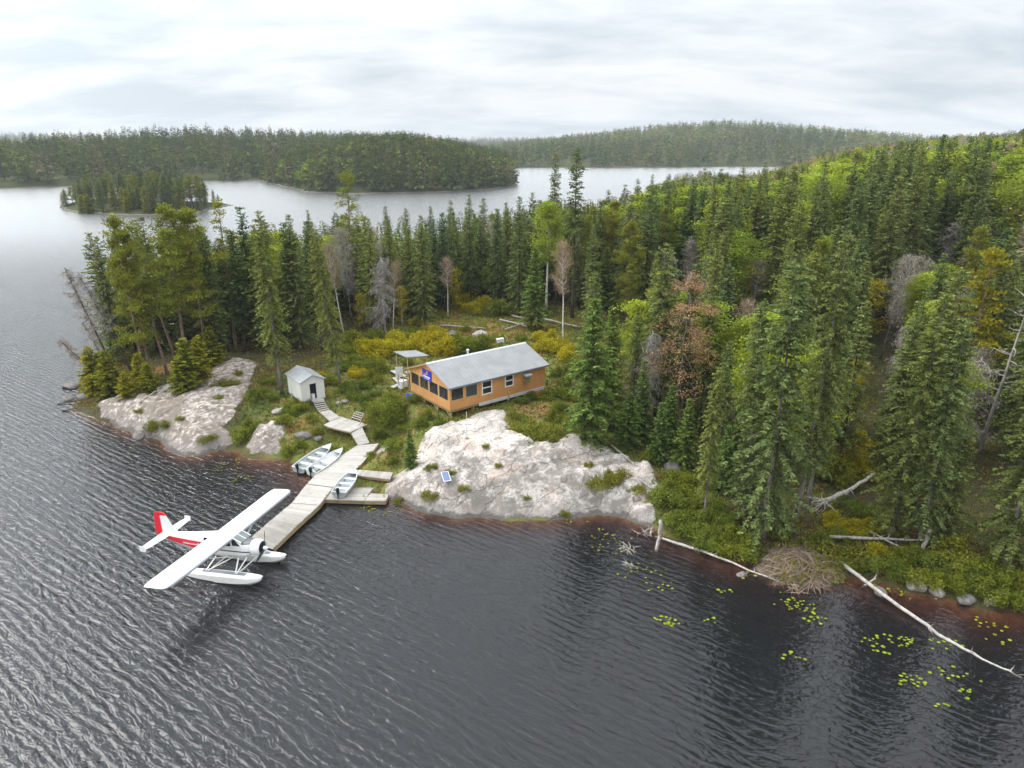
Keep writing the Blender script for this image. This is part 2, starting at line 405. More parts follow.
def carve(px_, z, m=.5):
    """lay the ground just under something that stands on it"""
    global GH
    q = [tuple(at(u, v, z)[:2]) for u, v in px_]; s = sdist(GX[near], GY[near], q)
    GH[near] = np.minimum(GH[near], np.where(s > -4, z - .16 + np.maximum(0, -s - .25) * m, 99))
for q, z in (([(350, 431), (358, 446), (370, 443), (362, 427)], 1.3), ([(324, 424), (330, 428), (350, 432), (367, 424), (352, 419), (340, 416)], 1.75), ([(319, 411), (330, 421), (341, 417), (330, 409)], 1.9),
             ([(309, 399), (314, 402), (325, 400), (322, 397)], 2.6), ([(313, 401), (320, 412), (330, 409), (324, 400)], 2.3), ([(356, 410), (351, 419), (361, 421), (364, 412)], 2.1), ([(307, 483), (321, 469), (340, 456), (357, 445), (379, 443), (359, 466), (333, 487)], .55),
             ([(357, 469), (393, 472), (389, 480), (353, 475)], .6), ([(290, 467), (306, 476), (333, 448), (326, 443)], .32), ([(304, 472), (318, 475), (344, 452), (340, 447)], .32)): carve(q, z)

clear_px = [(262, 440), (258, 405), (290, 385), (345, 372), (380, 345), (430, 322), (470, 312), (545, 318), (585, 340), (572, 375), (560, 405), (585, 436), (660, 470), (668, 520), (600, 530), (440, 530), (380, 505), (300, 480)]
CLEAR = [tuple(atg(u, v)[:2]) for u, v in clear_px]
DRY = np.full(GX.shape, 0.0)
for (u, v, r) in [(535, 408, 3.2), (552, 412, 2.4), (165, 368, 2.5), (248, 362, 2.), (480, 330, 5), (530, 330, 5), (440, 325, 4), (560, 350, 3), (365, 418, 1.5), (300, 425, 2)]:
    p = atg(u, v); DRY = np.maximum(DRY, sstep(r, r * .3, np.hypot(GX - p[0], GY - p[1]) + 1.6 * n_a))
CLR = np.zeros(GX.shape); CLR[near] = sstep(-4, 3, sdist(GX[near], GY[near], CLEAR) + 3 * n_a[near])

t = NT('land'); P = t.pos(); pz = t.sepx(P)[2]
na = t.noise(P, .35, 5, .6); nb = t.noise(P, 1.6, 6, .65); nc = t.noise(P, 6, 5, .65); nd = t.noise(P, 22, 3, .6)
rk = t.step(t.math('ADD', t.attr('rock'), t.math('MULTIPLY', t.math('SUBTRACT', t.math('ADD', t.math('MULTIPLY', nb, .5), t.math('MULTIPLY', nc, .5)), .5), 1.3)), .42, .56)
soil = t.mix(t.step(na, .35, .65), (.12, .135, .03), (.20, .17, .055))
soil = t.mix(t.step(nb, .45, .62), soil, (.09, .125, .025)); soil = t.mix(t.math('MULTIPLY', t.step(nc, .52, .7), .7), soil, (.21, .17, .08))
floor_ = t.mix(t.step(nb, .4, .65), (.055, .042, .025), (.065, .07, .02))
soil = t.mix(t.attr('clear'), floor_, soil)
dry = t.mix(t.step(nc, .4, .62), (.19, .10, .05), (.30, .17, .06))
soil = t.mix(t.math('MULTIPLY', t.attr('dry'), t.step(nb, .32, .55)), soil, dry)
v1 = t.mapping(t.mapping(P, (1, 1, 1), (0, 0, -.75)), (.35, 1.5, 1)); st = t.noise(v1, 1.5, 6, .7, .4)
nl = t.noise(P, .16, 4, .6, .5)
rc = t.mix(t.step(t.math('ADD', t.math('MULTIPLY', nl, .55), t.math('MULTIPLY', nb, .45)), .41, .56), (.20, .182, .166), (.525, .478, .440))
rc = t.mix(t.math('MULTIPLY', t.step(st, .53, .66), .7), rc, (.23, .185, .145))
rc = t.mix(t.math('MULTIPLY', t.step(nc, .54, .63), .8), rc, (.15, .135, .12)); rc = t.mix(t.math('MULTIPLY', t.step(na, .52, .68), .45), rc, (.42, .315, .255))
rc = t.mix(t.math('MULTIPLY', t.attr('aged'), t.step(t.math('ADD', t.math('MULTIPLY', st, .6), t.math('MULTIPLY', nb, .4)), .56, .46)), rc, (.20, .165, .135))
wth = t.math('MULTIPLY', t.step(t.math('ADD', pz, t.math('MULTIPLY', t.math('SUBTRACT', nb, .5), 2.2)), 1.5, .5), .62); rc = t.mix(wth, rc, (.19, .17, .155))
wv = t.n.new('ShaderNodeVectorMath'); t.put(wv.inputs[0], v1); nz = t.n.new('ShaderNodeTexNoise'); nz.inputs['Scale'].default_value = .9; nz.inputs['Detail'].default_value = 6; t.put(nz.inputs['Vector'], P); t.l.new(nz.outputs['Color'], wv.inputs[1])
ck = t.voro(wv.outputs[0], .50, 'DISTANCE_TO_EDGE')
crk = t.math('MULTIPLY', t.step(ck, .030, .004), t.step(na, .42, .55)); rc = t.mix(t.math('MULTIPLY', crk, .42), rc, (.085, .075, .06))
lich = t.math('MULTIPLY', t.step(t.noise(P, 3.1, 5, .7), .60, .70), t.step(na, .42, .6)); rc = t.mix(t.math('MULTIPLY', lich, .8), rc, (.12, .12, .045))
wet = t.step(t.math('ADD', pz, t.math('MULTIPLY', t.math('SUBTRACT', nb, .5), .9)), .42, .16)
rc = t.mix(t.math('MULTIPLY', wet, .85), rc, (.085, .08, .075))
col = t.mix(rk, soil, rc)
bed = t.mix(t.step(nb, .4, .6), (.16, .085, .03), (.27, .16, .065)); col = t.mix(t.step(pz, .03, -.06), col, bed)
h_ = t.math('ADD', t.math('MULTIPLY', nb, .5), t.math('MULTIPLY', nc, .4)); h_ = t.math('SUBTRACT', h_, t.math('MULTIPLY', crk, .3))
M['land'] = t.bsdf(col, .9, 0, .15, t.bump(t.math('ADD', h_, t.math('MULTIPLY', nd, .12)), .9, .22))
ny, nx = GX.shape; idx = np.arange(nx * ny).reshape(ny, nx)
Fq = np.stack([idx[:-1, :-1], idx[:-1, 1:], idx[1:, 1:], idx[1:, :-1]], -1).reshape(-1, 4)
me = raw_mesh('ground', np.stack([GX, GY, GH], -1).reshape(-1, 3), Fq, M['land'], attrs={'rock': RK, 'clear': CLR, 'dry': DRY, 'aged': sstep(-20, -28, GX)}, smooth=True)
tag(mobj('ground', me), 'wooded rocky point of land with pale bedrock shore and grassy clearing', 'ground', kind='structure')

# ------------------------------------------------------------------ LAKE
t = NT('lake_water'); P = t.pos()
def wav(rot, sx_, sy_, sc, det, dist=.4): return t.noise(t.mapping(t.mapping(P, (1, 1, 1), (0, 0, rot)), (sx_, sy_, 1)), sc, det, .55, dist)
def crest(n): return t.math('SUBTRACT', 1.0, t.math('ABSOLUTE', t.math('MULTIPLY_ADD', n, 2.0, -1.0)))
gust = t.noise(t.mapping(P, (.5, 1, 1), (0, 0, .5)), .03, 4, .6)
big = crest(wav(.62, .45, 1.0, 1.15, 2, .8)); mid = crest(wav(.38, .6, 1.0, 2.3, 2, .8)); sml = wav(.45, .6, 1, 3.4, 3, .6)
wt = t.n.new('ShaderNodeTexWave'); t.put(wt.inputs['Vector'], t.mapping(t.mapping(P, (1, 1, 1), (0, 0, .62)), (.35, 1, 1))); wt.bands_direction = 'Y'; wt.inputs['Scale'].default_value = .50
wt.inputs['Distortion'].default_value = 5.5; wt.inputs['Detail'].default_value = 2; wt.inputs['Detail Scale'].default_value = 1.2
hh = t.math('ADD', t.math('MULTIPLY', big, .55), t.math('ADD', t.math('MULTIPLY', mid, .40), t.math('MULTIPLY_ADD', sml, .16, t.math('MULTIPLY', wt.outputs['Fac'], .17))))
hh = t.math('MULTIPLY', hh, t.math('MULTIPLY_ADD', gust, 1.0, .5))
hh = t.math('MULTIPLY', hh, t.math('MULTIPLY_ADD', t.step(t.sepx(P)[1], 70, 230), -.74, 1.0))
hh = t.math('MULTIPLY', hh, t.math('MULTIPLY_ADD', t.step(t.math('ADD', t.sepx(P)[0], t.math('MULTIPLY', gust, 14.0)), -22, 24), -.5, .95))
nb_ = t.bump(hh, 1.0, .15)
fr = t.n.new('ShaderNodeFresnel'); fr.inputs[0].default_value = 1.42; t.l.new(nb_, fr.inputs['Normal'])
gl = t.n.new('ShaderNodeBsdfGlossy'); t.put(gl.inputs['Roughness'], t.math('MULTIPLY_ADD', t.step(t.sepx(P)[1], 80, 260), .20, .06)); gl.inputs[0].default_value = (1, 1, 1, 1); t.l.new(nb_, gl.inputs['Normal'])
tr = t.n.new('ShaderNodeBsdfTransparent')
mx = t.n.new('ShaderNodeMixShader'); t.l.new(fr.outputs[0], mx.inputs[0]); t.l.new(tr.outputs[0], mx.inputs[1]); t.l.new(gl.outputs[0], mx.inputs[2])
# the water's own faint grey-brown scatter
bd = t.n.new('ShaderNodeBsdfDiffuse'); bd.inputs[0].default_value = (.21, .23, .255, 1); ms = t.n.new('ShaderNodeMixShader'); ms.inputs[0].default_value = .04
t.l.new(tr.outputs[0], ms.inputs[1]); t.l.new(bd.outputs[0], ms.inputs[2]); t.l.new(ms.outputs[0], mx.inputs[1])
t.l.new(mx.outputs[0], t.out.inputs['Surface'])
va = t.n.new('ShaderNodeVolumeAbsorption'); va.inputs[0].default_value = (.72, .44, .18, 1); va.inputs[1].default_value = 3.2
t.l.new(va.outputs[0], t.out.inputs['Volume']); M['water'] = t.m
B_ = 3500
mb = MB(); mb.box((0, 0, -3), (2 * B_, 2 * B_, 6)); tag(mb.build('lake_water', M['water']), 'rippled dark lake water around the wooded point', 'lake', kind='structure')
t = NT('lake_bed'); M['bed'] = t.bsdf(t.mix(t.noise(t.pos(), .3, 4), (.05, .04, .025), (.09, .07, .04)), .9)
mb = MB(); mb.add([(-B_ + 5, -B_ + 5, -4.6), (B_ - 5, -B_ + 5, -4.6), (B_ - 5, B_ - 5, -4.6), (-B_ + 5, B_ - 5, -4.6)], [(0, 1, 2, 3)])
tag(mb.build('lake_bed', M['bed']), 'dark bed of the lake under the water', 'lake bed', kind='structure')
# thin air
t = NT('haze_air'); pv = t.n.new('ShaderNodeVolumePrincipled'); pv.inputs['Color'].default_value = (.86, .92, 1, 1); pv.inputs['Density'].default_value = .00012
t.l.new(pv.outputs[0], t.out.inputs['Volume'])
mb = MB(); mb.box((0, 0, 56), (2 * B_ + 60, 2 * B_ + 60, 128)); hz = mb.build('haze', t.m); tag(hz, 'thin bluish haze in the air over the lake', 'haze', kind='stuff')

# ------------------------------------------------------------------ TREES: shapes
class LV:
    """collects leaf-sized quads with a tint"""
    def __init__(s): s.V = []; s.T = []
    def quads(s, p, d, side, ln, wd, tint, sag=0.0):
        """p,d,side (n,3); ln,wd (n,); diamond blades"""
        p = np.asarray(p, float); ln = np.asarray(ln)[:, None]; wd = np.asarray(wd)[:, None]
        mid = p + d * ln * .5; mid[:, 2] += 0
        tip = p + d * ln; tip[:, 2] -= sag * ln[:, 0]
        q = np.stack([p, mid + side * wd * .5, tip, mid - side * wd * .5], 1)
        s.V.append(q.reshape(-1, 3)); tt = np.asarray(tint, float)
        if tt.ndim == 1: tt = np.repeat(tt[:, None], 3, 1)
        s.T.append(np.repeat(tt, 4, 0))
    def arrays(s): return np.concatenate(s.V), np.concatenate(s.T)
    def mesh(s, name, mat):
        V, T = s.arrays(); return raw_mesh(name, V, np.arange(len(V)).reshape(-1, 4), mat, tint=T)
def unit(a): return a / (np.linalg.norm(a, axis=-1, keepdims=True) + 1e-9)
def rdir(r, n, up=0.0):
    a = r.normal(size=(n, 3)); a[:, 2] += up; return unit(a)

def spruce_leaves(seed, Ht, R, start, dens=1.0, size=1.0, clubby=.3, gap=.15, droop=.35, bushy=.8):
    r = np.random.default_rng(seed); L = LV(); z = start * Ht; step_ = .27 / dens
    sect = r.random(5) * 6.28
    while z < Ht - .1:
        t_ = (z - start * Ht) / (Ht * (1 - start))
        prof = (1 - t_) ** bushy * (.55 + .45 * min(1, t_ * 5 + .25))
        if clubby and t_ > .78: prof = max(prof, clubby * (1 - (t_ - .78) / .26) + .05) * (.8 + .4 * r.random())
        nb = max(3, int(r.integers(5, 8) * (1 if t_ < .85 else .7)))
        a0 = r.random() * 6.28
        lev = 1 + .35 * math.sin(z * 2.1 + seed) * r.random()
        for k in range(nb):
            if r.random() < gap * (1.6 if t_ < .35 else 1): continue
            az = a0 + 6.283 * k / nb + r.normal() * .3
            Lb = R * prof * lev * r.uniform(.62, 1.18) + .14
            el = math.radians(42 * t_ ** 1.5 - 16 * (1 - t_) + r.normal() * 9)
            bx, by = math.cos(az), math.sin(az); ce, se = math.cos(el), math.sin(el)
            npos = max(2, int(Lb / (.21 / dens ** .5)))
            s_ = np.linspace(.18, 1, npos) + r.normal(size=npos) * .03
            ln = s_ * Lb
            pp = np.stack([bx * ce * ln, by * ce * ln, z + se * ln - droop * Lb * s_ ** 2 * .5 + .12 * Lb * np.maximum(s_ - .7, 0)], 1)
            tb = r.uniform(.68, 1.3)
            for sd0 in (-1, 1, 0, 2):
                if sd0 == 2:     # hanging twigs
                    dd = np.stack([bx * .3 + r.normal(size=npos) * .3, by * .3 + r.normal(size=npos) * .3, np.full(npos, -.8)], 1); l2 = r.uniform(.16, .34, npos) * size
                else:
                    aa = az + sd0 * r.uniform(.6, 1.05, npos)
                    dd = np.stack([np.cos(aa), np.sin(aa), r.normal(size=npos) * .22 - .08], 1)
                    l2 = (r.uniform(.22, .42, npos) + .16 * (1 - s_)) * size
                dd = unit(dd); sd2 = unit(np.cross(dd, np.stack([r.normal(size=npos) * .5, r.normal(size=npos) * .5, np.ones(npos)], 1)))
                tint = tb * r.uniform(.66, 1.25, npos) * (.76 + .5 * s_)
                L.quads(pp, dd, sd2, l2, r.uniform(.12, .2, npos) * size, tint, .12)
        z += step_ * r.uniform(.7, 1.3)
    n = 10; L.quads(np.tile([[0, 0, Ht - .35]], (n, 1)) + r.normal(size=(n, 3)) * .04, rdir(r, n, 2.2), rdir(r, n), np.full(n, .4), np.full(n, .12), r.uniform(.9, 1.2, n))
    return L
def clump(L, r, c, rx, rz, n, size, tb=1.0, up=.3, flat=None, hang=0):
    p = rdir(r, n) * (r.random((n, 1)) ** .45) * np.array([rx, rx, rz]) + np.asarray(c)
    d = rdir(r, n, up); d[:, 2] -= hang
    L.quads(p, unit(d), rdir(r, n), r.uniform(.6, 1.25, n) * size, r.uniform(.4, .7, n) * size, tb * r.uniform(.7, 1.28, n))
def limb_path(r, p, d, ln, bend=.15, n=4, grav=0.0):
    pts = [np.array(p, float)]; d = np.array(d, float)
    for i in range(n):
        d = unit(d + r.normal(size=3) * bend + np.array([0, 0, grav])); pts.append(pts[-1] + d * ln / n)
    return pts
def trunk_mb(r, Ht, r0, bend=.03, n=8, top=.12):
    pts = []; off = np.zeros(2)
    for i in range(n):
        pts.append((off[0], off[1], Ht * i / (n - 1) - (.35 if i == 0 else 0))); off = off + r.normal(size=2) * bend * Ht / n
    rs = [r0 * (1.35 if i == 0 else 1) * (1 - (1 - top) * (i / (n - 1)) ** .9) for i in range(n)]
    mb = MB(); mb.tube(pts, rs, 7); return mb, pts, rs
def path_at(pts, z):
    zz = [p[2] for p in pts]; return np.array([np.interp(z, zz, [p[k] for p in pts]) for k in range(2)] + [z])

PROTO = {}
def proto(kind, variants): PROTO[kind] = variants
def sp(seed, Ht, R, start, mat, stubs=14, barkm='bark_dark', r0=None, **k):
    r = np.random.default_rng(seed + 900)
    mb, pts, rs = trunk_mb(r, Ht * .97, r0 or Ht * .0105, .008)
    for i in range(stubs):                       # dry lower branches
        z = r.uniform(.08, max(start + .12, .2)) * Ht; a = r.random() * 6.28
        p = limb_path(r, (0, 0, z), (math.cos(a), math.sin(a), -.1), R * r.uniform(.3, .8), .2, 3, -.12)
        mb.tube(p, [.03, .022, .014, .006], 3, False)
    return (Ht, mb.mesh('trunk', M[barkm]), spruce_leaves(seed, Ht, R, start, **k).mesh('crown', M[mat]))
proto('black_spruce', [sp(s, 16, R_, st, 'spruce_dark', clubby=cl, gap=.22, bushy=.62, droop=.5) for s, R_, st, cl in ((1, 1.7, .12, .34), (2, 1.45, .2, .30), (3, 1.9, .1, .22), (4, 1.25, .28, .42))])
proto('white_spruce', [sp(s, 17, R_, st, 'spruce', clubby=0, gap=.21, bushy=b_, droop=.45, size=.92) for s, R_, st, b_ in ((11, 2.3, .10, .75), (12, 2.0, .18, .66), (13, 2.7, .06, .85), (14, 1.8, .26, .58), (15, 2.3, .14, .55))])
proto('balsam_fir', [sp(s, 11, R_, .03, 'fir_bright', stubs=4, clubby=0, gap=.08, bushy=.92, droop=.2, dens=1.1) for s, R_ in ((21, 2.3), (22, 2.0), (23, 1.8))])
proto('tall_spruce', [sp(31, 22, 1.75, .3, 'spruce_dark', stubs=22, clubby=.6, gap=.34, bushy=.5, droop=.7), sp(32, 22, 1.5, .22, 'spruce_dark', stubs=20, clubby=.45, gap=.26, bushy=.5, droop=.7)])
proto('shore_spruce', [sp(s, 20, R_, st, 'spruce', stubs=26, barkm='bark_grey', clubby=.14, gap=.27, bushy=.42, droop=.8, dens=1.2, size=.9) for s, R_, st in ((41, 2.2, .12), (42, 1.9, .22), (43, 2.5, .08))])

def pine(seed, Ht, mat='pine', start=.4, spread=2.6, n=34, barkm='bark_pine', cl=(1.0, .5), per=120, dead=10, hang=0.0, size=.3):
    r = np.random.default_rng(seed); mb, pts, rs = trunk_mb(r, Ht * .96, Ht * .0115, .02); L = LV()
    for i in range(n):
        t_ = (i + r.random()) / n; z = Ht * (start + (1 - start) * t_ * .98); a = r.random() * 6.28
        ln = spread * (1.05 - t_ ** 1.6 * .8) * r.uniform(.45, 1.15) * (.6 + .4 * min(1, t_ * 4 + .4))
        p = limb_path(r, path_at(pts, min(z, Ht * .94)), (math.cos(a), math.sin(a), r.uniform(-.05, .45) - hang * .6), ln, .16, 4, .05 - hang * .2)
        mb.tube(p, [.055, .042, .03, .018, .008], 4, False); tb = r.uniform(.7, 1.28)
        for q in (p[2], p[3], p[4]):
            k = cl[0] * r.uniform(.55, 1.0) * (.62 + .38 * ln / spread)
            clump(L, r, q + r.normal(size=3) * .12, k, cl[1] * k, int(per * k * k * r.uniform(.6, 1.1)), size, tb * r.uniform(.85, 1.15), .5, hang=hang)
    for i in range(dead):
        z = r.uniform(.15, start + .1) * Ht; a = r.random() * 6.28
        mb.tube(limb_path(r, path_at(pts, z), (math.cos(a), math.sin(a), .0), r.uniform(.5, 1.6), .22, 3, -.08), [.03, .022, .014, .006], 3, False)
    clump(L, r, (pts[-1][0], pts[-1][1], Ht * .96), .7, .6, 90, size, 1.05, .8)
    return (Ht, mb.mesh('trunk', M[barkm]), L.mesh('crown', M[mat]))
proto('jack_pine', [pine(s, 18, start=st, spread=sp_, n=n_) for s, st, sp_, n_ in ((51, .34, 2.6, 50), (52, .40, 2.3, 46), (53, .24, 2.8, 58))])
proto('thin_pine', [pine(55, 20, start=.52, spread=2.1, n=22, per=70, dead=22), pine(56, 20, start=.45, spread=1.8, n=22, per=75, dead=22)])
proto('larch', [pine(57, 15, 'larch', .12, 2.6, 60, cl=(.85, .3), per=100)])
proto('dead_brown_pine', [pine(58, 15, 'brown_needle', .46, 4.2, 44, 'bark_dark', (.95, .6), 150, 40, .8, .15)])

def broadleaf(seed, Ht, mat, W, start=.35, n=70, per=60, barkm='bark_grey', size=.24, top=1.0, r0=None, twig=False):
    r = np.random.default_rng(seed); mb, pts, rs = trunk_mb(r, Ht * .9, r0 or Ht * .0095, .025); L = LV()
    for i in range(n):
        t_ = (i + r.random()) / n; z = Ht * (start + (.86 - start) * t_); a = r.random() * 6.28
        prof = math.sin(math.pi * (.16 + .8 * t_)) ** .7
        ln = W * prof * r.uniform(.35, 1.1)
        p = limb_path(r, path_at(pts, z), (math.cos(a), math.sin(a), r.uniform(.35, 1.1)), ln, .2, 4, .04)
        if i % 2 == 0 or twig: mb.tube(p, [.05, .04, .03, .018, .008], 4, False)
        tb = r.uniform(.72, 1.25)
        for q in (p[2], p[3], p[4]):
            k = r.uniform(.55, .95) * max(.7, W / 2.6)
            if twig:
                m_ = int(per * .5); base = np.tile(q, (m_, 1)) + r.normal(size=(m_, 3)) * .22; d = rdir(r, m_, .7)
                L.quads(base, d, rdir(r, m_), r.uniform(.3, .9, m_), np.full(m_, .035), tb * r.uniform(.7, 1.3, m_))
            else: clump(L, r, q, k, k * .62, int(per * r.uniform(.5, 1.1) * k * k * 1.3), size, tb * r.uniform(.85, 1.15), .2)
    return (Ht, mb.mesh('trunk', M[barkm]), L.mesh('crown', M[mat]))
proto('aspen', [broadleaf(s, 13, 'aspen', W_, .3, 76, 62) for s, W_ in ((61, 2.7), (62, 3.3), (63, 2.4))])
proto('birch', [broadleaf(65, 16, 'aspen', 2.5, .38, 84, 56, 'bark_white'), ])
proto('bare_birch', [broadleaf(66, 13, 'brown_twig', 2.0, .45, 40, 44, 'bark_white', twig=True, r0=.13), broadleaf(67, 13, 'grey_twig', 1.8, .3, 44, 40, 'bark_grey', twig=True, r0=.11)])
proto('yellow_birch', [broadleaf(68, 9, 'yellow_leaf', 2.0, .2, 46, 50, 'bark_white'), broadleaf(69, 8, 'yellow_leaf', 1.7, .12, 40, 46, 'bark_grey')])
proto('cedar', [sp(s, 6.5, R_, .02, 'cedar', stubs=0, clubby=0, gap=.05, bushy=.8, droop=.1, dens=1.25) for s, R_ in ((71, 1.7), (72, 1.4))])
def dead_tree(seed, Ht, n, ln, mat, crown_mat=None, droop=-.1, start=.3, fuzz=0, r0=None):
    r = np.random.default_rng(seed); mb, pts, rs = trunk_mb(r, Ht, r0 or Ht * .011, .02, top=.2); L = LV(); tw = MB()
    for i in range(n):
        t_ = (i + r.random()) / n; z = Ht * (start + (1 - start) * t_ * .97); a = r.random() * 6.28
        l_ = ln * (1.1 - t_ * .7) * r.uniform(.4, 1.15)
        p = limb_path(r, path_at(pts, z), (math.cos(a), math.sin(a), .1), l_, .22, 4, droop)
        tw.tube(p, [.045, .034, .024, .014, .005], 4, False)
        for j in range(3):
            q = p[1 + j]; tw.tube(limb_path(r, q, rdir(r, 1)[0], l_ * .35, .25, 3, droop), [.018, .013, .008, .004], 3, False)
        if fuzz:
            for q in p[1:]:
                m_ = fuzz; L.quads(np.tile(q, (m_, 1)) + r.normal(size=(m_, 3)) * .16, unit(rdir(r, m_) + np.array([0, 0, droop * 5])), rdir(r, m_), r.uniform(.2, .55, m_), np.full(m_, .035), r.uniform(.7, 1.3, m_))
    if fuzz: return (Ht, None, (mb, tw, L, mat, crown_mat))
    return (Ht, None, (mb, tw, None, mat, None))
def fin(d):
    Ht, _, (mb, tw, L, mat, cm) = d
    tk = mb.mesh('trunk', M[mat]); 
    if L is None: return (Ht, tk, tw.mesh('branches', M[mat]))
    b = len(mb.v); mb.v += tw.v; mb.f += [tuple(b + i for i in f) for f in tw.f]; mb.sm += tw.sm
    return (Ht, mb.mesh('trunk', M[mat]), L.mesh('crown', M[cm]))
proto('dead_spruce', [fin(dead_tree(81, 11, 70, 1.7, 'bark_grey', 'grey_twig', -.22, .12, 9)), fin(dead_tree(82, 9, 60, 1.9, 'deadwood', 'grey_twig', -.28, .2, 14))])
proto('snag', [fin(dead_tree(83, 13, 26, 2.2, 'deadwood', None, -.02, .35))])
proto('leaning_snag', [fin(dead_tree(85, 14, 44, 1.7, 'bark_dark', 'grey_twig', -.1, .45, 22, .17)), fin(dead_tree(86, 12, 46, 1.9, 'bark_dark', 'brown_twig', -.3, .35, 14, .16))])

def bush(seed, W, Ht, mat, n=16, per=70, size=.2):
    r = np.random.default_rng(seed); mb = MB(); L = LV()
    for i in range(n):
        a = r.random() * 6.28; q = r.random() ** .6
        tip = np.array([math.cos(a) * W * q, math.sin(a) * W * q, Ht * r.uniform(.45, .95) * (1 - .45 * q * q)])
        mb.tube([(0, 0, -.1), tip * .5 + r.normal(size=3) * .08, tip], [.03, .02, .008], 4, False); tb = r.uniform(.7, 1.25)
        k = .42 * W * r.uniform(.7, 1.2); clump(L, r, tip, k, k * .75, int(per * r.uniform(.6, 1.2)), size, tb, .25)
        clump(L, r, tip * np.array([1, 1, .45]), k * 1.1, Ht * .24, int(per * .7), size, tb * .95, .25)
    return (Ht, mb.mesh('stems', M['bark_dark']), L.mesh('foliage', M[mat]))
for nm_, mt in (('yellow_shrub', 'yellow_leaf'), ('green_shrub', 'shrub'), ('alder', 'alder')):
    proto(nm_, [bush(s, 1.15, 1.6, mt, 18, 74, .2) for s in (91, 92, 93)])
proto('juniper', [bush(s, 1.3, .75, 'juniper', 22, 80, .17) for s in (95, 96)])
proto('dense_shrub', [bush(97, 1.9, 2.6, 'shrub', 34, 110, .22)])

CAT = {'black_spruce': 'spruce', 'white_spruce': 'spruce', 'balsam_fir': 'fir tree', 'tall_spruce': 'spruce', 'shore_spruce': 'spruce', 'jack_pine': 'pine', 'thin_pine': 'pine', 'larch': 'larch',
       'dead_brown_pine': 'dead pine', 'aspen': 'aspen', 'birch': 'birch', 'bare_birch': 'birch', 'yellow_birch': 'birch', 'cedar': 'cedar', 'dead_spruce': 'dead tree', 'snag': 'dead tree', 'leaning_snag': 'dead tree',
       'yellow_shrub': 'shrub', 'green_shrub': 'shrub', 'alder': 'shrub', 'juniper': 'juniper', 'dense_shrub': 'shrub'}
PLANTED = []      # (x, y, radius)
KEEP = []         # view of a remembered tree: u0, u1, v0, v1, distance
def plant(kind, x, y, Ht=None, label=None, group=None, lean=(0, 0), wide=1.0, var=None, z=None):
    vs = PROTO[kind]; H0, tk, cr_ = vs[random.randrange(len(vs)) if var is None else var % len(vs)]
    s = (Ht or H0) / H0
    o = empty(kind, (x, y, float(gh(x, y)) - .05 if z is None else z), 0)
    q = Matrix.Rotation(lean[0], 4, 'Y') @ Matrix.Rotation(-lean[1], 4, 'X') @ Matrix.Rotation(random.random() * 6.28, 4, 'Z')
    o.rotation_euler = q.to_euler(); ws = s * wide if s > .75 else s * wide * (.75 / s) ** .35
    o.scale = (ws, ws, s)
    tag(o, label, CAT[kind], group)
    mobj(tk.name.split('.')[0], tk, o); mobj(cr_.name.split('.')[0], cr_, o)
    PLANTED.append((x, y, 1.1 * ws)); return o
def tree_at(kind, u, vb, vt, label, lean=(0, 0), wide=1.0, group=None, var=None, keep=.48):
    p = atg(u, vb)
    # height so that the top reaches the row vt
    r = ray(u, vt); z = CH + r[2] * p[1] / r[1]
    hw_ = FPX * 1.2 / p[1]; ub = u + lean[0] * (vb - vt) * .6; KEEP.append((min(u, ub) - hw_, max(u, ub) + hw_, vt, vt + keep * (vb - vt), p[1]))
    return plant(kind, p[0], p[1], max(.6, z - p[2]), label, group, lean, wide, var)

D = math.radians
G_L = 'trees on the point beyond the shed'; G_C = 'trees standing round the cabin clearing'; G_R = 'tall trees along the shore by the beaver lodge'
# --- the point beyond the shed
T = tree_at
T('jack_pine', 146, 386, 211, 'tall yellow green pine nearest the tip of the point, lit needles down to shrubs', (D(-1), 0), .85, G_L, 2)
T('thin_pine', 178, 367, 216, 'pine with a long bare leaning trunk, first tall trunk behind the cedar bushes', (D(-10), 0), .95, G_L, 0)
T('thin_pine', 168, 377, 232, 'thin pine leaning away from the water between two yellow pines', (D(-6), 0), .9, G_L, 1)
T('jack_pine', 188, 372, 201, 'broad yellow topped pine, tallest of the point beside the lake channel', (D(1), 0), 1.15, G_L, 0)
T('jack_pine', 208, 366, 205, 'yellow green pine just inland of the tallest pine on the point', (0, 0), 1.1, G_L, 1)
T('jack_pine', 152, 380, 226, 'shorter yellow pine between the tip pine and the leaning bare trunk', (D(-2), 0), .9, G_L, 1)
T('thin_pine', 237, 352, 196, 'sparse grey topped pine rising above the spruces beside the channel', (0, 0), 1.0, G_L, 1)
T('black_spruce', 220, 362, 235, 'dark spruce filling the gap right behind the yellow pines', (0, 0), 1.2, G_L)
T('black_spruce', 229, 352, 246, 'narrow dark spruce behind the orange ground patch on the rock', (0, 0), 1.2, G_L)
T('black_spruce', 246, 352, 230, 'dark spruce with a clubbed top between grey pine and shed spruce', (0, 0), 1.1, G_L)
T('black_spruce', 257, 347, 206, 'tall dark spruce with tufted top above the shed roof', (0, 0), 1.1, G_L, 0)
T('white_spruce', 268, 352, 224, 'green spruce half hidden behind the grey trunk at the shed', (0, 0), 1.0, G_L)
T('shore_spruce', 282, 394, 210, 'large spruce with thick grey trunk touching the shed wall', (D(-1), 0), .85, G_C, 1)
T('shore_spruce', 341, 388, 228, 'leaning spruce with bare grey lower trunk and dry branches beside the shed', (D(-5), 0), .78, G_C, 1)
T('white_spruce', 302, 350, 214, 'dark green spruce directly behind the shed', (0, 0), 1.0, G_C)
T('white_spruce', 322, 352, 240, 'shorter spruce behind the leaning grey trunk', (0, 0), 1.0, G_C)
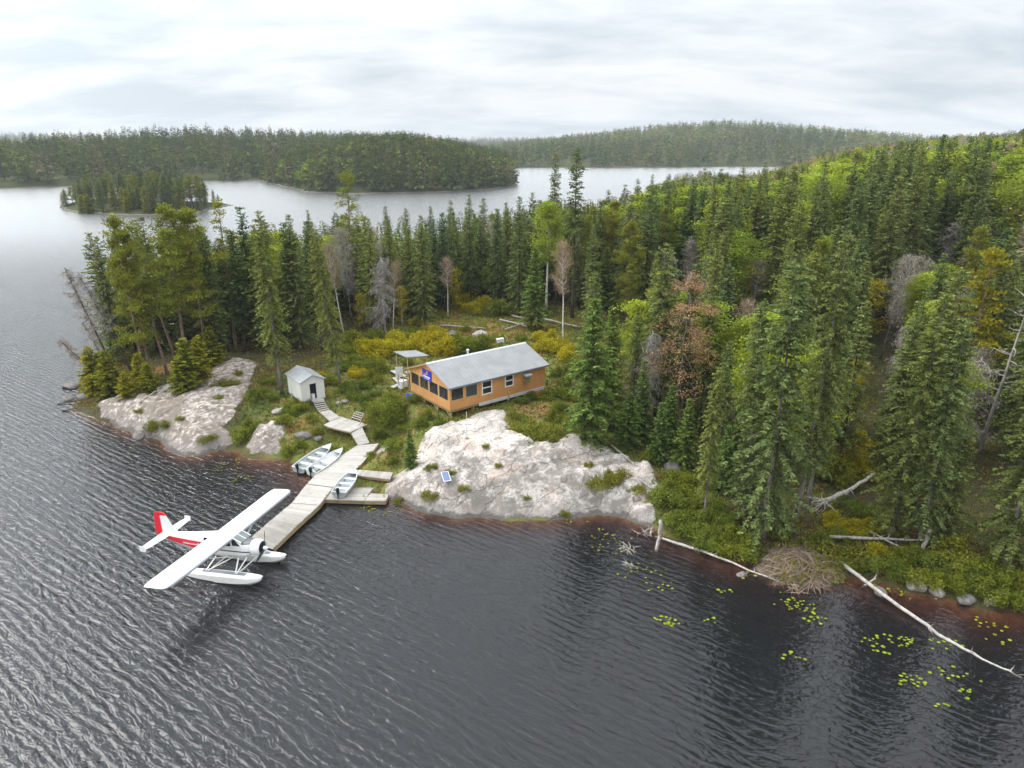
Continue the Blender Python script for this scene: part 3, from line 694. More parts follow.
T('black_spruce', 296, 348, 222, 'narrow spruce squeezed behind the shed between wider spruces', (0, 0), 1.1, G_C)
T('leaning_snag', 124, 388, 262, 'long dead trunk leaning out over the water with a tufted top', (D(-16), 0), 1.0, 'leaning trees at the tip', 0)
T('leaning_snag', 132, 372, 266, 'second dark bare trunk leaning over the water close behind the first', (D(-19), 0), .8, 'leaning trees at the tip', 0)
T('leaning_snag', 112, 386, 322, 'low brown dead tree leaning far out with hanging twigs', (D(-42), 0), 1.1, 'leaning trees at the tip', 1)
T('leaning_snag', 116, 380, 318, 'short thin snag between the two leaning trunks', (D(-20), 0), .6, 'leaning trees at the tip', 0)
for (u, vb, vt, l) in [(96, 393, 345, 'yellow green cedar bush at the outermost tip of the point'), (112, 394, 350, 'cedar bush under the leaning dead trunks'), (104, 388, 352, 'small cedar bush behind the outermost cedar'),
                       (190, 387, 338, 'broad ochre cedar bush on the slanted rock'), (182, 392, 358, 'low cedar bush in front of the ochre one on the rock'), (203, 378, 335, 'cedar bush under the tallest yellow pine'),
                       (143, 390, 352, 'cedar bush beside the red bare ground'), (150, 392, 362, 'small cedar bush on the inland side of the red ground'), (214, 366, 326, 'olive cedar bush in front of the dark spruces'), (128, 398, 372, 'tiny cedar bush above the driftwood on the tip')]:
    T('cedar', u, vb, vt, l, (0, 0), 1.25, 'cedar bushes on the point')
# --- behind and round the cabin
T('white_spruce', 376, 335, 218, 'dark spruce behind the yellow shrubs, first left of the grey dead spruce', (0, 0), .8, G_C, 1)
T('dead_spruce', 386, 338, 256, 'grey dead spruce with drooping twigs at the edge of the yellow shrubs', (0, 0), 1.25, G_C, 1)
T('bare_birch', 393, 330, 255, 'white trunked bare birch beside the grey dead spruce', (D(4), 0), .8, G_C, 0)
T('bare_birch', 352, 325, 215, 'bare birch with pale twigs among the spruces beyond the shed', (D(-3), 0), 1.0, G_C, 1)
T('bare_birch', 344, 335, 232, 'thin bare birch leaning between spruces beyond the shed', (D(-6), 0), .8, G_C, 0)
T('white_spruce', 425, 328, 215, 'dense spruce straight behind the shelter roof', (0, 0), .95, G_C, 0)
T('white_spruce', 412, 318, 228, 'spruce left of the dense one behind the shelter', (0, 0), .85, G_C, 3)
T('black_spruce', 445, 312, 212, 'narrow spruce at the back of the clearing', (0, 0), 1.1, G_C)
T('white_spruce', 471, 305, 194, 'tall spruce above the orange brush at the back of the clearing', (0, 0), .85, G_C, 1)
T('white_spruce', 498, 308, 208, 'spruce at the back of the clearing beside the fallen timber', (0, 0), .95, G_C, 4)
T('white_spruce', 519, 316, 196, 'full spruce just left of the round green birch', (0, 0), .95, G_C, 0)
T('balsam_fir', 535, 330, 246, 'lower bright spruce in front of the round green birch', (0, 0), .95, G_C, 0)
T('birch', 546, 312, 186, 'large round yellow green birch behind the cabin', (0, 0), 1.25, G_C)
T('bare_birch', 563, 347, 228, 'slim birch with a bright white trunk and bare brown top', (D(-2), 0), .8, G_C, 0)
T('tall_spruce', 572, 318, 147, 'very tall spruce with ragged clubbed top, taller of the skyline pair', (0, 0), .95, G_C, 0)
T('tall_spruce', 553, 300, 153, 'very tall narrow spruce, shorter of the skyline pair', (0, 0), .9, G_C, 1)
T('white_spruce', 590, 334, 225, 'dark spruce behind the fresh green firs', (0, 0), .9, G_C)
T('thin_pine', 356, 315, 168, 'ragged pine rising alone above the spruces against the lake', (0, 0), 1.1, G_C, 0)
T('balsam_fir', 590, 440, 296, 'fresh green fir, taller and nearer of the two at the cabin end', (0, 0), 1.05, G_C, 0)
T('balsam_fir', 608, 425, 306, 'fresh green fir close behind the taller fir at the cabin end', (0, 0), 1.0, G_C, 1)
T('dead_brown_pine', 674, 440, 268, 'dying pine with rusty brown drooping needles', (D(2), 0), 1.15, G_C)
T('dead_spruce', 646, 428, 330, 'small grey dead spruce under the rusty pine', (0, 0), 1.0, G_C, 1)
T('white_spruce', 632, 420, 310, 'spruce between the firs and the rusty pine', (0, 0), .8, G_C)
T('balsam_fir', 640, 438, 360, 'low dark fir on the rock edge under the rusty pine', (0, 0), 1.0, G_C, 2)
T('white_spruce', 700, 430, 285, 'dark spruce just beyond the rusty pine', (0, 0), .9, G_C)
for (u, vb, vt, k, v_, l) in [(402, 325, 282, 'yellow_birch', 0, 'orange young birch at the wood edge beside the dense spruce'), (456, 312, 262, 'yellow_birch', 1, 'orange yellow young birch at the back of the clearing'), (362, 330, 288, 'yellow_birch', 1, 'rusty young birch beside the grey dead spruce'),
                          (448, 318, 250, 'bare_birch', 0, 'bare brown birch at the back of the clearing behind the timber'), (486, 300, 262, 'aspen', 2, 'light green young aspen at the back of the clearing'), (628, 330, 262, 'jack_pine', 2, 'yellow green pine in the wood behind the fresh firs'), (660, 290, 205, 'jack_pine', 0, 'loose yellow green pine on the skyline beyond the rusty pine'),
                          (610, 300, 198, 'jack_pine', 1, 'loose pine right of the very tall skyline spruces'), (325, 330, 275, 'bare_birch', 1, 'grey bare birch low behind the shed spruces')]:
    T(k, u, vb, vt, l, (0, 0), 1.0, G_C, v_)
for (u, vt, k, l) in [(606, 190, 'white_spruce', 'first skyline spruce right of the very tall pair'), (622, 184, 'black_spruce', 'narrow skyline spruce between two full ones past the tall pair'), (634, 179, 'white_spruce', 'full spruce on the skyline against the bay'), (648, 174, 'tall_spruce', 'ragged tall spruce standing against the far bay'),
                       (664, 174, 'white_spruce', 'spruce against the far bay beside the ragged one'), (682, 171, 'bare_birch', 'brown bare birch on the skyline against the bay'), (698, 168, 'white_spruce', 'spruce where the skyline starts climbing to the hillside'), (714, 168, 'black_spruce', 'narrow spruce at the foot of the hillside skyline'), (735, 164, 'white_spruce', 'full spruce on the lower hillside skyline'), (756, 162, 'white_spruce', 'last spruce of the skyline before the bay disappears'),
                       (388, 206, 'black_spruce', 'narrow spruce spire at the back beside the lone ragged pine'), (408, 208, 'white_spruce', 'spruce at the back above the shelter, against the channel'), (432, 206, 'black_spruce', 'narrow spire against the channel above the cabin gable'), (452, 200, 'white_spruce', 'spruce against the channel above the orange brush'), (484, 198, 'white_spruce', 'full spruce against the channel above the timber'), (506, 202, 'black_spruce', 'narrow spire left of the round green birch against the channel'), (532, 192, 'white_spruce', 'spruce touching the round green birch on its channel side'), (312, 210, 'black_spruce', 'narrow spire behind the shed against the channel')]:
    T(k, u, 252 if u > 560 else 258, vt, l, (0, 0), 1.0, 'spruces along the skyline of the wood', keep=.16)
T('balsam_fir', 411, 468, 428, 'single small fresh green fir beside the bare rock and dock', (0, 0), 1.0, G_C, 2)
for (u, vb, vt, w_, l) in [(658, 462, 402, 1.1, 'low dark fir at the rock edge, first beside the leaning poles'), (684, 468, 398, 1.0, 'low fir between the poles and the bare trunked spruce'), (668, 450, 385, 1.1, 'low fir in the shade right under the rusty pine'),
                           (722, 492, 425, 1.0, 'low fir behind the bare trunked spruce at the log'), (628, 446, 392, 1.2, 'low fir on the rock edge beside the fresh firs'), (734, 480, 400, 1.0, 'low dark fir in the gap beyond the bare trunked spruce')]:
    T('balsam_fir', u, vb, vt, l, (0, 0), w_, 'low firs along the rock edge', random.randrange(3))
# --- along the near shore
T('shore_spruce', 704, 520, 366, 'grey green spruce with a bare lower trunk at the fallen white log', (0, 0), .78, G_R, 1)
T('shore_spruce', 716, 478, 340, 'spruce close behind the bare trunked spruce at the log', (0, 0), .75, G_R, 0)
T('shore_spruce', 762, 540, 262, 'large shaggy spruce nearest the water beside the beaver lodge', (0, 0), 1.05, G_R, 2)
T('shore_spruce', 745, 518, 300, 'shaggy spruce behind the large one beside the beaver lodge', (D(-2), 0), .85, G_R, 0)
T('shore_spruce', 796, 520, 232, 'tall spruce with bare parallel trunk above the beaver lodge', (D(2), 0), .75, G_R, 1)
T('shore_spruce', 806, 512, 250, 'tall spruce, slimmer twin of the bare trunk above the lodge', (D(2), 0), .7, G_R, 1)
T('shore_spruce', 890, 535, 292, 'big spruce on the bank behind the leaning post', (D(2), 0), .95, G_R, 2)
T('shore_spruce', 918, 548, 322, 'spruce on the bank beside the pale leaved bush', (0, 0), .95, G_R, 0)
T('white_spruce', 942, 540, 410, 'dark low spruce in the shade of the bank spruces', (0, 0), 1.0, G_R, 2)
T('shore_spruce', 1003, 568, 352, 'large grey green spruce at the right end of the bank', (0, 0), 1.1, G_R, 2)
T('shore_spruce', 1030, 560, 290, 'tall spruce half outside the picture on the bank', (0, 0), 1.0, G_R, 0)
T('white_spruce', 838, 470, 300, 'spruce in the hollow behind the uprooted trunk', (0, 0), 1.0, G_R, 1)
T('snag', 978, 452, 272, 'bare grey snag with crooked silvery branches', (D(5), 0), 1.1, G_R)
T('dead_spruce', 958, 455, 356, 'grey dead spruce with drooping lichen covered twigs', (0, 0), 1.6, G_R, 1)
T('larch', 958, 420, 246, 'yellow larch standing out among the dark spruces', (0, 0), 1.1, G_R)
T('yellow_birch', 848, 428, 352, 'orange yellow young birch behind the hollow', (0, 0), 1.1, G_R, 0)
T('yellow_birch', 742, 330, 258, 'orange birch on the slope beyond the rusty pine', (0, 0), 1.3, G_R, 0)
T('bare_birch', 748, 335, 250, 'bare birch standing in the orange birch', (D(3), 0), 1.1, G_R, 0)
T('yellow_birch', 870, 340, 272, 'orange birch high on the slope beside a bare trunk', (0, 0), 1.5, G_R, 1)
T('bare_birch', 880, 360, 240, 'thin bare birch leaning on the slope beside the orange birch', (D(6), 0), .9, G_R, 1)
T('bare_birch', 985, 262, 205, 'bare pale birch crown high on the slope', (D(14), 0), 1.5, G_R, 1)
T('dead_spruce', 928, 300, 218, 'silvery dead spruce on the upper slope', (D(10), 0), 1.8, G_R, 0)
T('aspen', 822, 262, 172, 'bright lime green aspen on the slope', (0, 0), 1.5, G_R, 1)
T('bare_birch', 688, 300, 232, 'brown bare birches clump behind the rusty pine', (0, 0), 1.5, G_R, 1)

# ------------------------------------------------------------------ TREES: the wood
ENV_U = [-60, 100, 118, 130, 175, 205, 222, 250, 285, 300, 330, 347, 365, 400, 430, 465, 500, 520, 545, 590, 610, 640, 660, 700, 740, 780, 800, 830, 850, 880, 910, 940, 980, 1010, 1100]
ENV_V = [240, 225, 212, 212, 208, 208, 225, 226, 212, 225, 216, 206, 206, 212, 216, 206, 208, 202, 196, 198, 190, 178, 174, 168, 172, 163, 157, 148, 143, 140, 137, 133, 130, 128, 124]
cand = []
grid = {}
for (x, y, r) in PLANTED: grid.setdefault((int(x // 4), int(y // 4)), []).append((x, y, r))
def free(x, y, r):
    for i in (-1, 0, 1):
        for j in (-1, 0, 1):
            for (a, b, c) in grid.get((int(x // 4) + i, int(y // 4) + j), ()):
                if (a - x) ** 2 + (b - y) ** 2 < (r + c * .55) ** 2: return False
    return True
NT_ = 26000
X = rng.uniform(-62, 300, NT_); Y = rng.uniform(38, 400, NT_)
SDc = sdist(X, Y, SHORE); CLc = sdist(X, Y, CLEAR); ZC = gh(X, Y); RMc = rockmask(X, Y)
AN = fbm(X / 30, Y / 30, 3, 200); BN = fbm(X / 12, Y / 12, 3, 300)
for k in range(NT_):
    x, y, z = X[k], Y[k], ZC[k]
    if SDc[k] < 2.0 or CLc[k] > -1.5 or RMc[k] > -.8: continue
    u, v = proj(x, y, z)
    if not (-110 < u < 1130) or v < 100: continue
    if u < 255 and y < 90: continue                      # the open rock of the point keeps its own trees
    if 600 < u < 705 and v > 470: continue
    if v > 500 and u > 700: continue                      # brushy bank
    if 805 < u < 880 and 400 < v < 520: continue          # hollow with the uprooted trunk
    rr = 1.2 if y < 130 else 1.5
    if not free(x, y, rr): continue
    up = sstep(25, 95, x) * sstep(85, 140, y)            # the higher slope has more leaf trees
    q = rng.random(); leafy = .15 + .58 * up + 1.6 * BN[k] * (.3 + up)
    if q < leafy: kind = 'aspen' if rng.random() < .80 else ('bare_birch' if rng.random() < .7 else 'yellow_birch')
    else:
        kk = rng.random()
        kind = 'black_spruce' if kk < .40 else 'white_spruce' if kk < .76 else 'shore_spruce' if kk < .84 else 'jack_pine' if kk < .89 else 'balsam_fir' if kk < .92 else 'dead_spruce'
    hh_ = {'black_spruce': (12, 17.5), 'white_spruce': (13, 19.5), 'shore_spruce': (14, 19), 'jack_pine': (12, 17), 'balsam_fir': (7, 11), 'dead_spruce': (8, 13), 'aspen': (10, 14.5), 'bare_birch': (9, 13), 'yellow_birch': (6, 9)}[kind]
    h_ = rng.uniform(*hh_) * (1.28 if u > 500 and y > 95 else 1.0) * (1 + (.42 if kind in ('aspen', 'bare_birch') else .18) * sstep(100, 180, y))
    vt = np.interp(u, ENV_U, ENV_V) + abs(rng.normal()) * (11 if y < 135 and u < 680 else 6) + (4 if kind in ('aspen', 'jack_pine') else 0)
    r_ = ray(u, vt); zt = CH + r_[2] * y / r_[1]
    h_ = min(h_, zt - z)
    if h_ < 4.5: continue
    vt = proj(x, y, z + h_)[1]; hw_ = FPX * 1.2 / y
    if any(y < ky and u + hw_ > k0 and u - hw_ < k1 and vt < kv1 - 6 for k0, k1, kv0, kv1, ky in KEEP): continue
    grid.setdefault((int(x // 4), int(y // 4)), []).append((x, y, rr)); cand.append([x, y, z, kind, h_, u, v, 0.0])
# how much of each tree shows past the ones before it
cand.sort(key=lambda c: c[1]); buf = np.full(1400, 900.0)
for c in cand:
    _, vt = proj(c[0], c[1], c[2] + c[4]); hw = max(1, int(FPX * 1.3 / c[1])); a = int(c[5]) + 150
    seg = buf[max(0, a - hw):a + hw + 1]
    c[7] = float(np.sum(np.maximum(0, np.minimum(seg, c[6]) - vt))) if len(seg) and 0 < c[5] < 1024 else 0
    seg[:] = np.minimum(seg, vt + .18 * (c[6] - vt))
REGION = {
 'a': ('on the wooded point beyond the shed', lambda x, y, u: u < 300),
 'b': ('in the wood at the back of the cabin clearing', lambda x, y, u: u < 620),
 'c': ('in the wood by the shore above the beaver lodge', lambda x, y, u: y < 92),
 'd': ('on the hillside rising behind the shore trees', lambda x, y, u: True)}
WORD = {'black_spruce': 'narrow dark spire of a spruce', 'white_spruce': 'full green spruce', 'shore_spruce': 'shaggy drooping spruce', 'jack_pine': 'yellowish loose crowned pine', 'balsam_fir': 'low bright green fir',
        'dead_spruce': 'grey dead spruce with drooping twigs', 'aspen': 'round crowned light green leaf tree', 'bare_birch': 'leafless pale trunked birch', 'yellow_birch': 'small orange yellow birch'}
cnt = {}; rest = []
for c in sorted(cand, key=lambda c: -c[7]):
    fam = CAT[c[3]]; lim = {'spruce': 140}.get(fam, 90)
    if (cnt.get(fam, 0) < lim and c[7] > 12) or c[1] < 90:
        cnt[fam] = cnt.get(fam, 0) + 1
        rg = next(k for k in 'abcd' if REGION[k][1](c[0], c[1], c[5])); gl_ = WORD[c[3]] + ' ' + REGION[rg][0]
        plant(c[3], c[0], c[1], c[4], gl_, gl_.replace('spruce', 'spruces').replace('pine ', 'pines '), wide=rng.uniform(.85, 1.2) * (1.35 if c[3] == 'aspen' else 1.0))
    else: rest.append(c)
print('trees', len(cand), cnt, 'rest', len(rest), 'maxrest', rest[0][7] if rest else 0)

# merged woods: simple trees made of leaf clumps with a trunk
FT = {}
def lowpoly(kind, n, seed):
    r = np.random.default_rng(seed); L = LV()
    if kind == 'con':
        t_ = r.random(n) ** .8; a = r.random(n) * 6.28; rad = .115 * (1 - t_) ** .75 * r.uniform(.45, 1.1, n) + .006
        fs_ = (62 / max(n, 62)) ** .3; p = np.stack([np.cos(a) * rad * .35 * (2.1 - fs_), np.sin(a) * rad * .35 * (2.1 - fs_), .1 + .88 * t_], 1); d = np.stack([np.cos(a), np.sin(a), -.35 + .9 * t_ ** 2 + r.normal(size=n) * .2], 1)
        L.quads(p, unit(d), rdir(r, n), (rad * 1.5 + .012) * fs_, (rad * 1.0 + .014) * fs_ * fs_, r.uniform(.65, 1.25, n) * (.8 + .4 * rad / .1), .1)
    else:
        m = max(6, n // 9); ls_ = .075 * (62 / max(n, 62)) ** .42
        for i in range(m):
            a = r.random() * 6.28; q = r.random() ** .5; z = r.uniform(.38, .93); w_ = .2 * math.sin(math.pi * min(.97, (z - .22) / .76)) ** .6
            clump(L, r, (math.cos(a) * w_ * q, math.sin(a) * w_ * q, z), .075, .055, 9, ls_, r.uniform(.75, 1.25), .2)
    V, T_ = L.arrays()
    w_ = .009; tv = np.array([(sx_ * w_ * f, sy_ * w_ * f, zz) for zz, f in ((-.03, 1), (.75, .3)) for sx_, sy_ in ((-1, -1), (1, -1), (1, 1), (-1, 1))])
    quads = [(0, 1, 5, 4), (1, 2, 6, 5), (2, 3, 7, 6), (3, 0, 4, 7)]
    tq = np.concatenate([tv[list(q)] for q in quads])
    return np.concatenate([V, tq]), T_.mean(1), len(V)
for lod, n in (('mid', 560), ('far', 62), ('vast', 16)):
    for kd in ('con', 'dec'): FT[lod, kd] = [lowpoly(kd, n * 2 if (kd, lod) == ('dec', 'mid') else n, 400 + i + (50 if kd == 'dec' else 0)) for i in range(5)]
def wood(name, trees, lod, label, cat='forest'):
    """trees: (x, y, z, height, kind, colour, widening)"""
    Vs = []; Ts = []
    for i, (x, y, z, h_, kd, colr, wd) in enumerate(trees):
        V, T_, nl = FT[lod, kd][i % 5]; a = random.random() * 6.28; ca, sa = math.cos(a) * h_ * wd, math.sin(a) * h_ * wd
        q = np.empty_like(V); q[:, 0] = V[:, 0] * ca - V[:, 1] * sa + x; q[:, 1] = V[:, 0] * sa + V[:, 1] * ca + y; q[:, 2] = V[:, 2] * h_ + z
        tt = np.empty((len(V), 3)); tt[:nl] = T_[:, None] * np.asarray(colr); tt[nl:] = (.09, .075, .06)
        Vs.append(q); Ts.append(tt)
    V = np.concatenate(Vs); T_ = np.concatenate(Ts)
    o = mobj(name, raw_mesh(name, V, np.arange(len(V)).reshape(-1, 4), M['far_leaf'], tint=T_)); tag(o, label, cat, kind='stuff'); return o
def ccol(r):
    q = r.random(); b = r.uniform(.75, 1.25)
    c = (.075, .105, .034) if q < .45 else (.098, .130, .035) if q < .75 else (.135, .15, .028) if q < .92 else (.18, .155, .09)
    return tuple(v * b for v in c)
def dcol(r):
    q = r.random(); b = r.uniform(.8, 1.2)
    c = (.205, .255, .036) if q < .55 else (.15, .20, .034) if q < .86 else (.33, .29, .03) if q < .92 else (.25, .20, .14)
    return tuple(v * b for v in c)
tr_ = []
for c in rest:
    dec = c[3] in ('aspen', 'bare_birch', 'yellow_birch')
    colr = {'bare_birch': (.25, .20, .145), 'yellow_birch': (.38, .26, .02), 'dead_spruce': (.27, .24, .2), 'jack_pine': (.16, .17, .022)}.get(c[3]) or (dcol(rng) if dec else ccol(rng))
    tr_.append((c[0], c[1], c[2], c[4], 'dec' if dec else 'con', colr, rng.uniform(1.0, 1.4) * (1.5 if dec else 1.2)))
if tr_: wood('forest', tr_, 'mid', 'mass of far forest trees filling in between the nearer trees')

# ------------------------------------------------------------------ FAR SHORES
t = NT('far_land'); P = t.pos(); pz = t.sepx(P)[2]; n_ = t.noise(P, .05, 4); n2_ = t.noise(P, .4, 4)
c = t.mix(t.step(n_, .4, .6), (.035, .042, .016), (.055, .06, .02)); c = t.mix(t.step(t.math('ADD', pz, n2_), 1.15, .8), c, (.22, .20, .18)); c = t.mix(t.step(t.math('ADD', pz, t.math('MULTIPLY', n2_, .5)), .62, .5), c, (.09, .08, .07))
M['far_land'] = t.bsdf(c, .95, 0, .1)
def far_land(name, poly, hfun, step_, label, ntree, hts, leaf, lod, wlabel, reach=None, wd=1.25):
    P_ = np.array(poly); x0, y0 = P_.min(0) - step_ * 2; x1, y1 = P_.max(0) + step_ * 2
    xa = np.arange(x0, x1, step_); ya = np.arange(y0, y1, step_); gx, gy = np.meshgrid(xa, ya)
    def hf(x, y):
        s = sdist(x, y, poly) + fbm(x / (step_ * 4), y / (step_ * 4), 3, 9) * step_ * 2.4
        return np.where(s > 0, hfun(s, x, y), np.maximum(s * .3, -4)), s
    h_, s_ = hf(gx, gy); idx = np.arange(h_.size).reshape(h_.shape)
    Fq = np.stack([idx[:-1, :-1], idx[:-1, 1:], idx[1:, 1:], idx[1:, :-1]], -1).reshape(-1, 4)
    keep = (s_.ravel()[Fq] > -step_ * 3).any(1)
    tag(mobj(name, raw_mesh(name, np.stack([gx, gy, h_], -1).reshape(-1, 3), Fq[keep], M['far_land'], smooth=True)), label, 'land', kind='structure')
    X = rng.uniform(x0, x1, ntree * 6); Y = rng.uniform(y0, y1, ntree * 6); hz_, sz_ = hf(X, Y); ln = fbm(X / (step_ * 9), Y / (step_ * 9), 3, 41)
    out = []
    for x, y, z, s, l_ in zip(X, Y, hz_, sz_, ln):
        if s < .8 or z < .12: continue
        if reach and s > reach and rng.random() > .35: continue
        u, v = proj(x, y, z)
        if not (-260 < u < 1280): continue
        dec = rng.random() < leaf * (1 + 4 * l_); h1 = rng.uniform(*hts) * (.82 if dec else 1)
        out.append((x, y, z, h1, 'dec' if dec else 'con', tuple((.9 if dec else .85) * q for q in (dcol(rng) if dec else ccol(rng))), wd * rng.uniform(.75, 1.3) * (1.1 if dec else .92)))
        if len(out) >= ntree: break
    if lod is None: return out
    print(name, len(out)); return wood('far_forest', out, lod, wlabel)
def fp(*pts): return [tuple(at(u, v)[:2]) for u, v in pts]
# mainland across the channel
A_ = fp((-330, 191), (-100, 189), (0, 189), (40, 187), (75, 187), (120, 184), (170, 183), (225, 182), (290, 181), (420, 179)); A_ += [(-40, 700), (-40, 1150), (-900, 1150)]
far_land('far_shore', A_, lambda s, x, y: 27 * (1 - np.exp(-s / 130)) * np.interp(x, [-600, -430, -330, -240], [.35, .6, 1, 1]) + 9 * fbm(x / 60, y / 60, 3, 4), 9, 'low wooded mainland shore across the channel', 8200, (9, 23), .08, 'far', 'far wood of dark spruces along the shore across the channel', 170)
# point in the middle distance
B2 = fp((288, 189), (305, 192), (350, 194), (400, 193), (450, 192), (490, 190), (514, 186), (516, 182)); B2 += [(-2, 640), (-20, 720), (-190, 720), (-190, 560)]
far_land('far_point', B2, lambda s, x, y: 22 * (1 - np.exp(-s / 62)) + 2 * fbm(x / 50, y / 50, 3, 6), 6, 'rounded wooded point in the middle of the lake', 4600, (8, 21), .22, 'far', 'wood covering the rounded point in the middle distance', None)
# the low shore and long hill beyond the bay
C_ = fp((470, 172), (505, 169), (540, 168), (600, 168), (660, 168), (720, 167), (800, 167), (900, 166), (1000, 166), (1200, 166)); C_ += [(1500, 1900), (100, 1900), (-60, 1500)]
def ch(s, x, y): return 10 * (1 - np.exp(-s / 90)) + 35 * np.exp(-((x - 370) / 270) ** 2 - ((y - 1330) / 300) ** 2) + 5 * np.exp(-((x - 820) / 260) ** 2 - ((y - 1400) / 300) ** 2) + 5 * fbm(x / 120, y / 120, 3, 8)
far_land('far_hill', C_, ch, 22, 'long wooded hill beyond the far bay', 9000, (12, 20), .5, 'far', 'wood covering the long hill beyond the far bay', None, 1.5)
D_ = [(-2600, 2150), (-1500, 2050), (-700, 2200), (0, 2050), (900, 2150), (2300, 2100), (2900, 3300), (-2900, 3300)]
def dh(s, x, y): return 16 * (1 - np.exp(-s / 120)) + 24 * np.exp(-((x + 1750) / 420) ** 2 - ((y - 2750) / 400) ** 2) + 9 * np.exp(-((x - 300) / 500) ** 2 - ((y - 2900) / 400) ** 2) + 8 * fbm(x / 260, y / 260, 3, 12)
far_land('distant_hills', D_, dh, 45, 'low blue hills along the horizon', 6500, (15, 22), .2, 'vast', 'hazy distant wood along the horizon', None, 2.6)
# the small island: its trees are things
I_ = fp((58, 206), (66, 211), (90, 214), (130, 216), (165, 215), (200, 213), (219, 208)); I_ += [(I_[-1][0] + 2, I_[-1][1] + 16), (I_[3][0], I_[3][1] + 46), (I_[1][0] + 8, I_[1][1] + 40)]
out = far_land('island', I_, lambda s, x, y: 4.2 * (1 - np.exp(-s / 9)), 2.2, 'small wooded island with a pale rock edge', 210, (9, 14.5), .0, None, '')
gpts = []; n_i = 0
for (x, y, z, h_, kd, colr, wd) in sorted(out, key=lambda o: o[1]):
    if any((x - a) ** 2 + (y - b) ** 2 < 5.5 for a, b in gpts): continue
    gpts.append((x, y)); n_i += 1
    if n_i > 130: break
    u, v = proj(x, y, z); env = np.interp(u, [55, 70, 90, 110, 150, 195, 210, 220], [196, 184, 172, 166, 165, 168, 180, 196]); r_ = ray(u, env + abs(rng.normal()) * 4); zt = CH + r_[2] * y / r_[1]
    h_ = max(4, min(h_, zt - z)); edge = n_i < 26
    q = rng.random(); kind = ('cedar' if q < .5 else 'white_spruce') if edge else ('black_spruce' if q < .5 else 'white_spruce' if q < .72 else 'jack_pine')
    if kind == 'cedar': h_ = min(h_, rng.uniform(5, 8))
    lb = {'cedar': 'yellowish cedar at the water edge of the small island', 'black_spruce': 'narrow dark spruce on the small island', 'white_spruce': 'full green spruce on the small island', 'jack_pine': 'loose crowned pine on the small island'}[kind]
    if n_i <= 130: plant(kind, x, y, h_, lb, lb.split(' on ')[0] + 's of the island', wide=rng.uniform(1.2, 1.7), z=z - .1)

# ------------------------------------------------------------------ SHRUBS
def shrub(kind, u, v, Ht, label, group, wide=1.0):
    p = atg(u, v); return plant(kind, p[0], p[1], Ht, label, group, wide=wide)
GY_ = 'yellow and orange shrubs behind the cabin'
for i, (u, v, h_, k) in enumerate([(362, 352, 2.0, 'y'), (374, 358, 2.2, 'y'), (386, 352, 2.4, 'y'), (398, 346, 2.3, 'y'), (412, 348, 2.5, 'y'), (424, 350, 2.5, 'y'), (436, 352, 2.6, 'y'), (447, 354, 2.3, 'y'), (458, 352, 2.4, 'g'), (470, 353, 2.3, 'g'), (482, 350, 2.2, 'g'),
        (436, 340, 2.0, 'y'), (410, 338, 2.0, 'g'), (378, 342, 2.0, 'g'), (352, 346, 2.2, 'g'), (342, 354, 1.8, 'g'), (484, 312, 2.6, 'y'), (497, 316, 2.8, 'a'), (472, 312, 2.2, 'y'), (460, 304, 2.6, 'y'),
        (545, 352, 2.0, 'y'), (552, 346, 2.2, 'y'), (562, 352, 1.8, 'y'), (568, 362, 1.8, 'y'), (540, 342, 1.6, 'y'), (576, 372, 1.6, 'g'), (366, 368, 1.8, 'g'), (352, 366, 1.5, 'g'), (380, 372, 1.7, 'a'), (372, 382, 1.5, 'g')]):
    shrub({'y': 'yellow_shrub', 'g': 'green_shrub', 'a': 'alder'}[k], u, v, h_, {'y': 'golden yellow shrub in the brush behind the cabin', 'g': 'green shrub among the golden brush behind the cabin', 'a': 'lime green shrub among the golden brush behind the cabin'}[k], GY_, 1.1)
shrub('dense_shrub', 387, 425, 2.8, 'big rounded green bush between the cabin and the boardwalk', 'shrubs by the boardwalk', 1.0)
for (u, v, h_, k, l) in [(398, 412, 1.6, 'green_shrub', 'low green bush below the porch corner'), (366, 404, 1.2, 'green_shrub', 'low green bush uphill of the small steps'), (404, 432, 1.1, 'alder', 'light green bush above the small fir'), (416, 402, 1.2, 'green_shrub', 'low bush under the porch posts'),
        (289, 415, 1.1, 'green_shrub', 'dark green bush in front of the shed'), (272, 400, 1.2, 'green_shrub', 'bush at the foot of the thick grey trunk'), (240, 440, 1.5, 'alder', 'leafy bush at the water edge between the two rocks'), (250, 430, 1.3, 'green_shrub', 'bush uphill of the one between the two rocks'),
        (288, 456, 1.2, 'alder', 'grassy olive bush beside the stern of the beached boat'), (300, 448, 1.0, 'green_shrub', 'small bush beside the beached boat'), (153, 430, 1.1, 'alder', 'green bush on the waterline of the slanted rock'), (166, 428, .8, 'alder', 'smaller bush on the waterline of the slanted rock'),
        (494, 402, .9, 'green_shrub', 'small green bush against the long cabin wall'), (558, 376, 1.2, 'green_shrub', 'green bush at the far cabin corner'), (562, 398, 1.3, 'green_shrub', 'bush beyond the red can'), (335, 452, .8, 'alder', 'tuft bush between the bow of the boat and the dock'), (320, 476, .7, 'alder', 'weedy bush beside the dock at the second boat'),
        (330, 428, .8, 'alder', 'tuft in the grass beside the boardwalk ramp'), (394, 462, .8, 'alder', 'green tuft next to the small fir'), (372, 458, .7, 'alder', 'tuft on the bank beside the dock top'), (408, 366, 1.2, 'green_shrub', 'bush beside the open shelter')]:
    shrub(k, u, v, h_, l, 'shrubs by the boardwalk and cabin', 1.0)
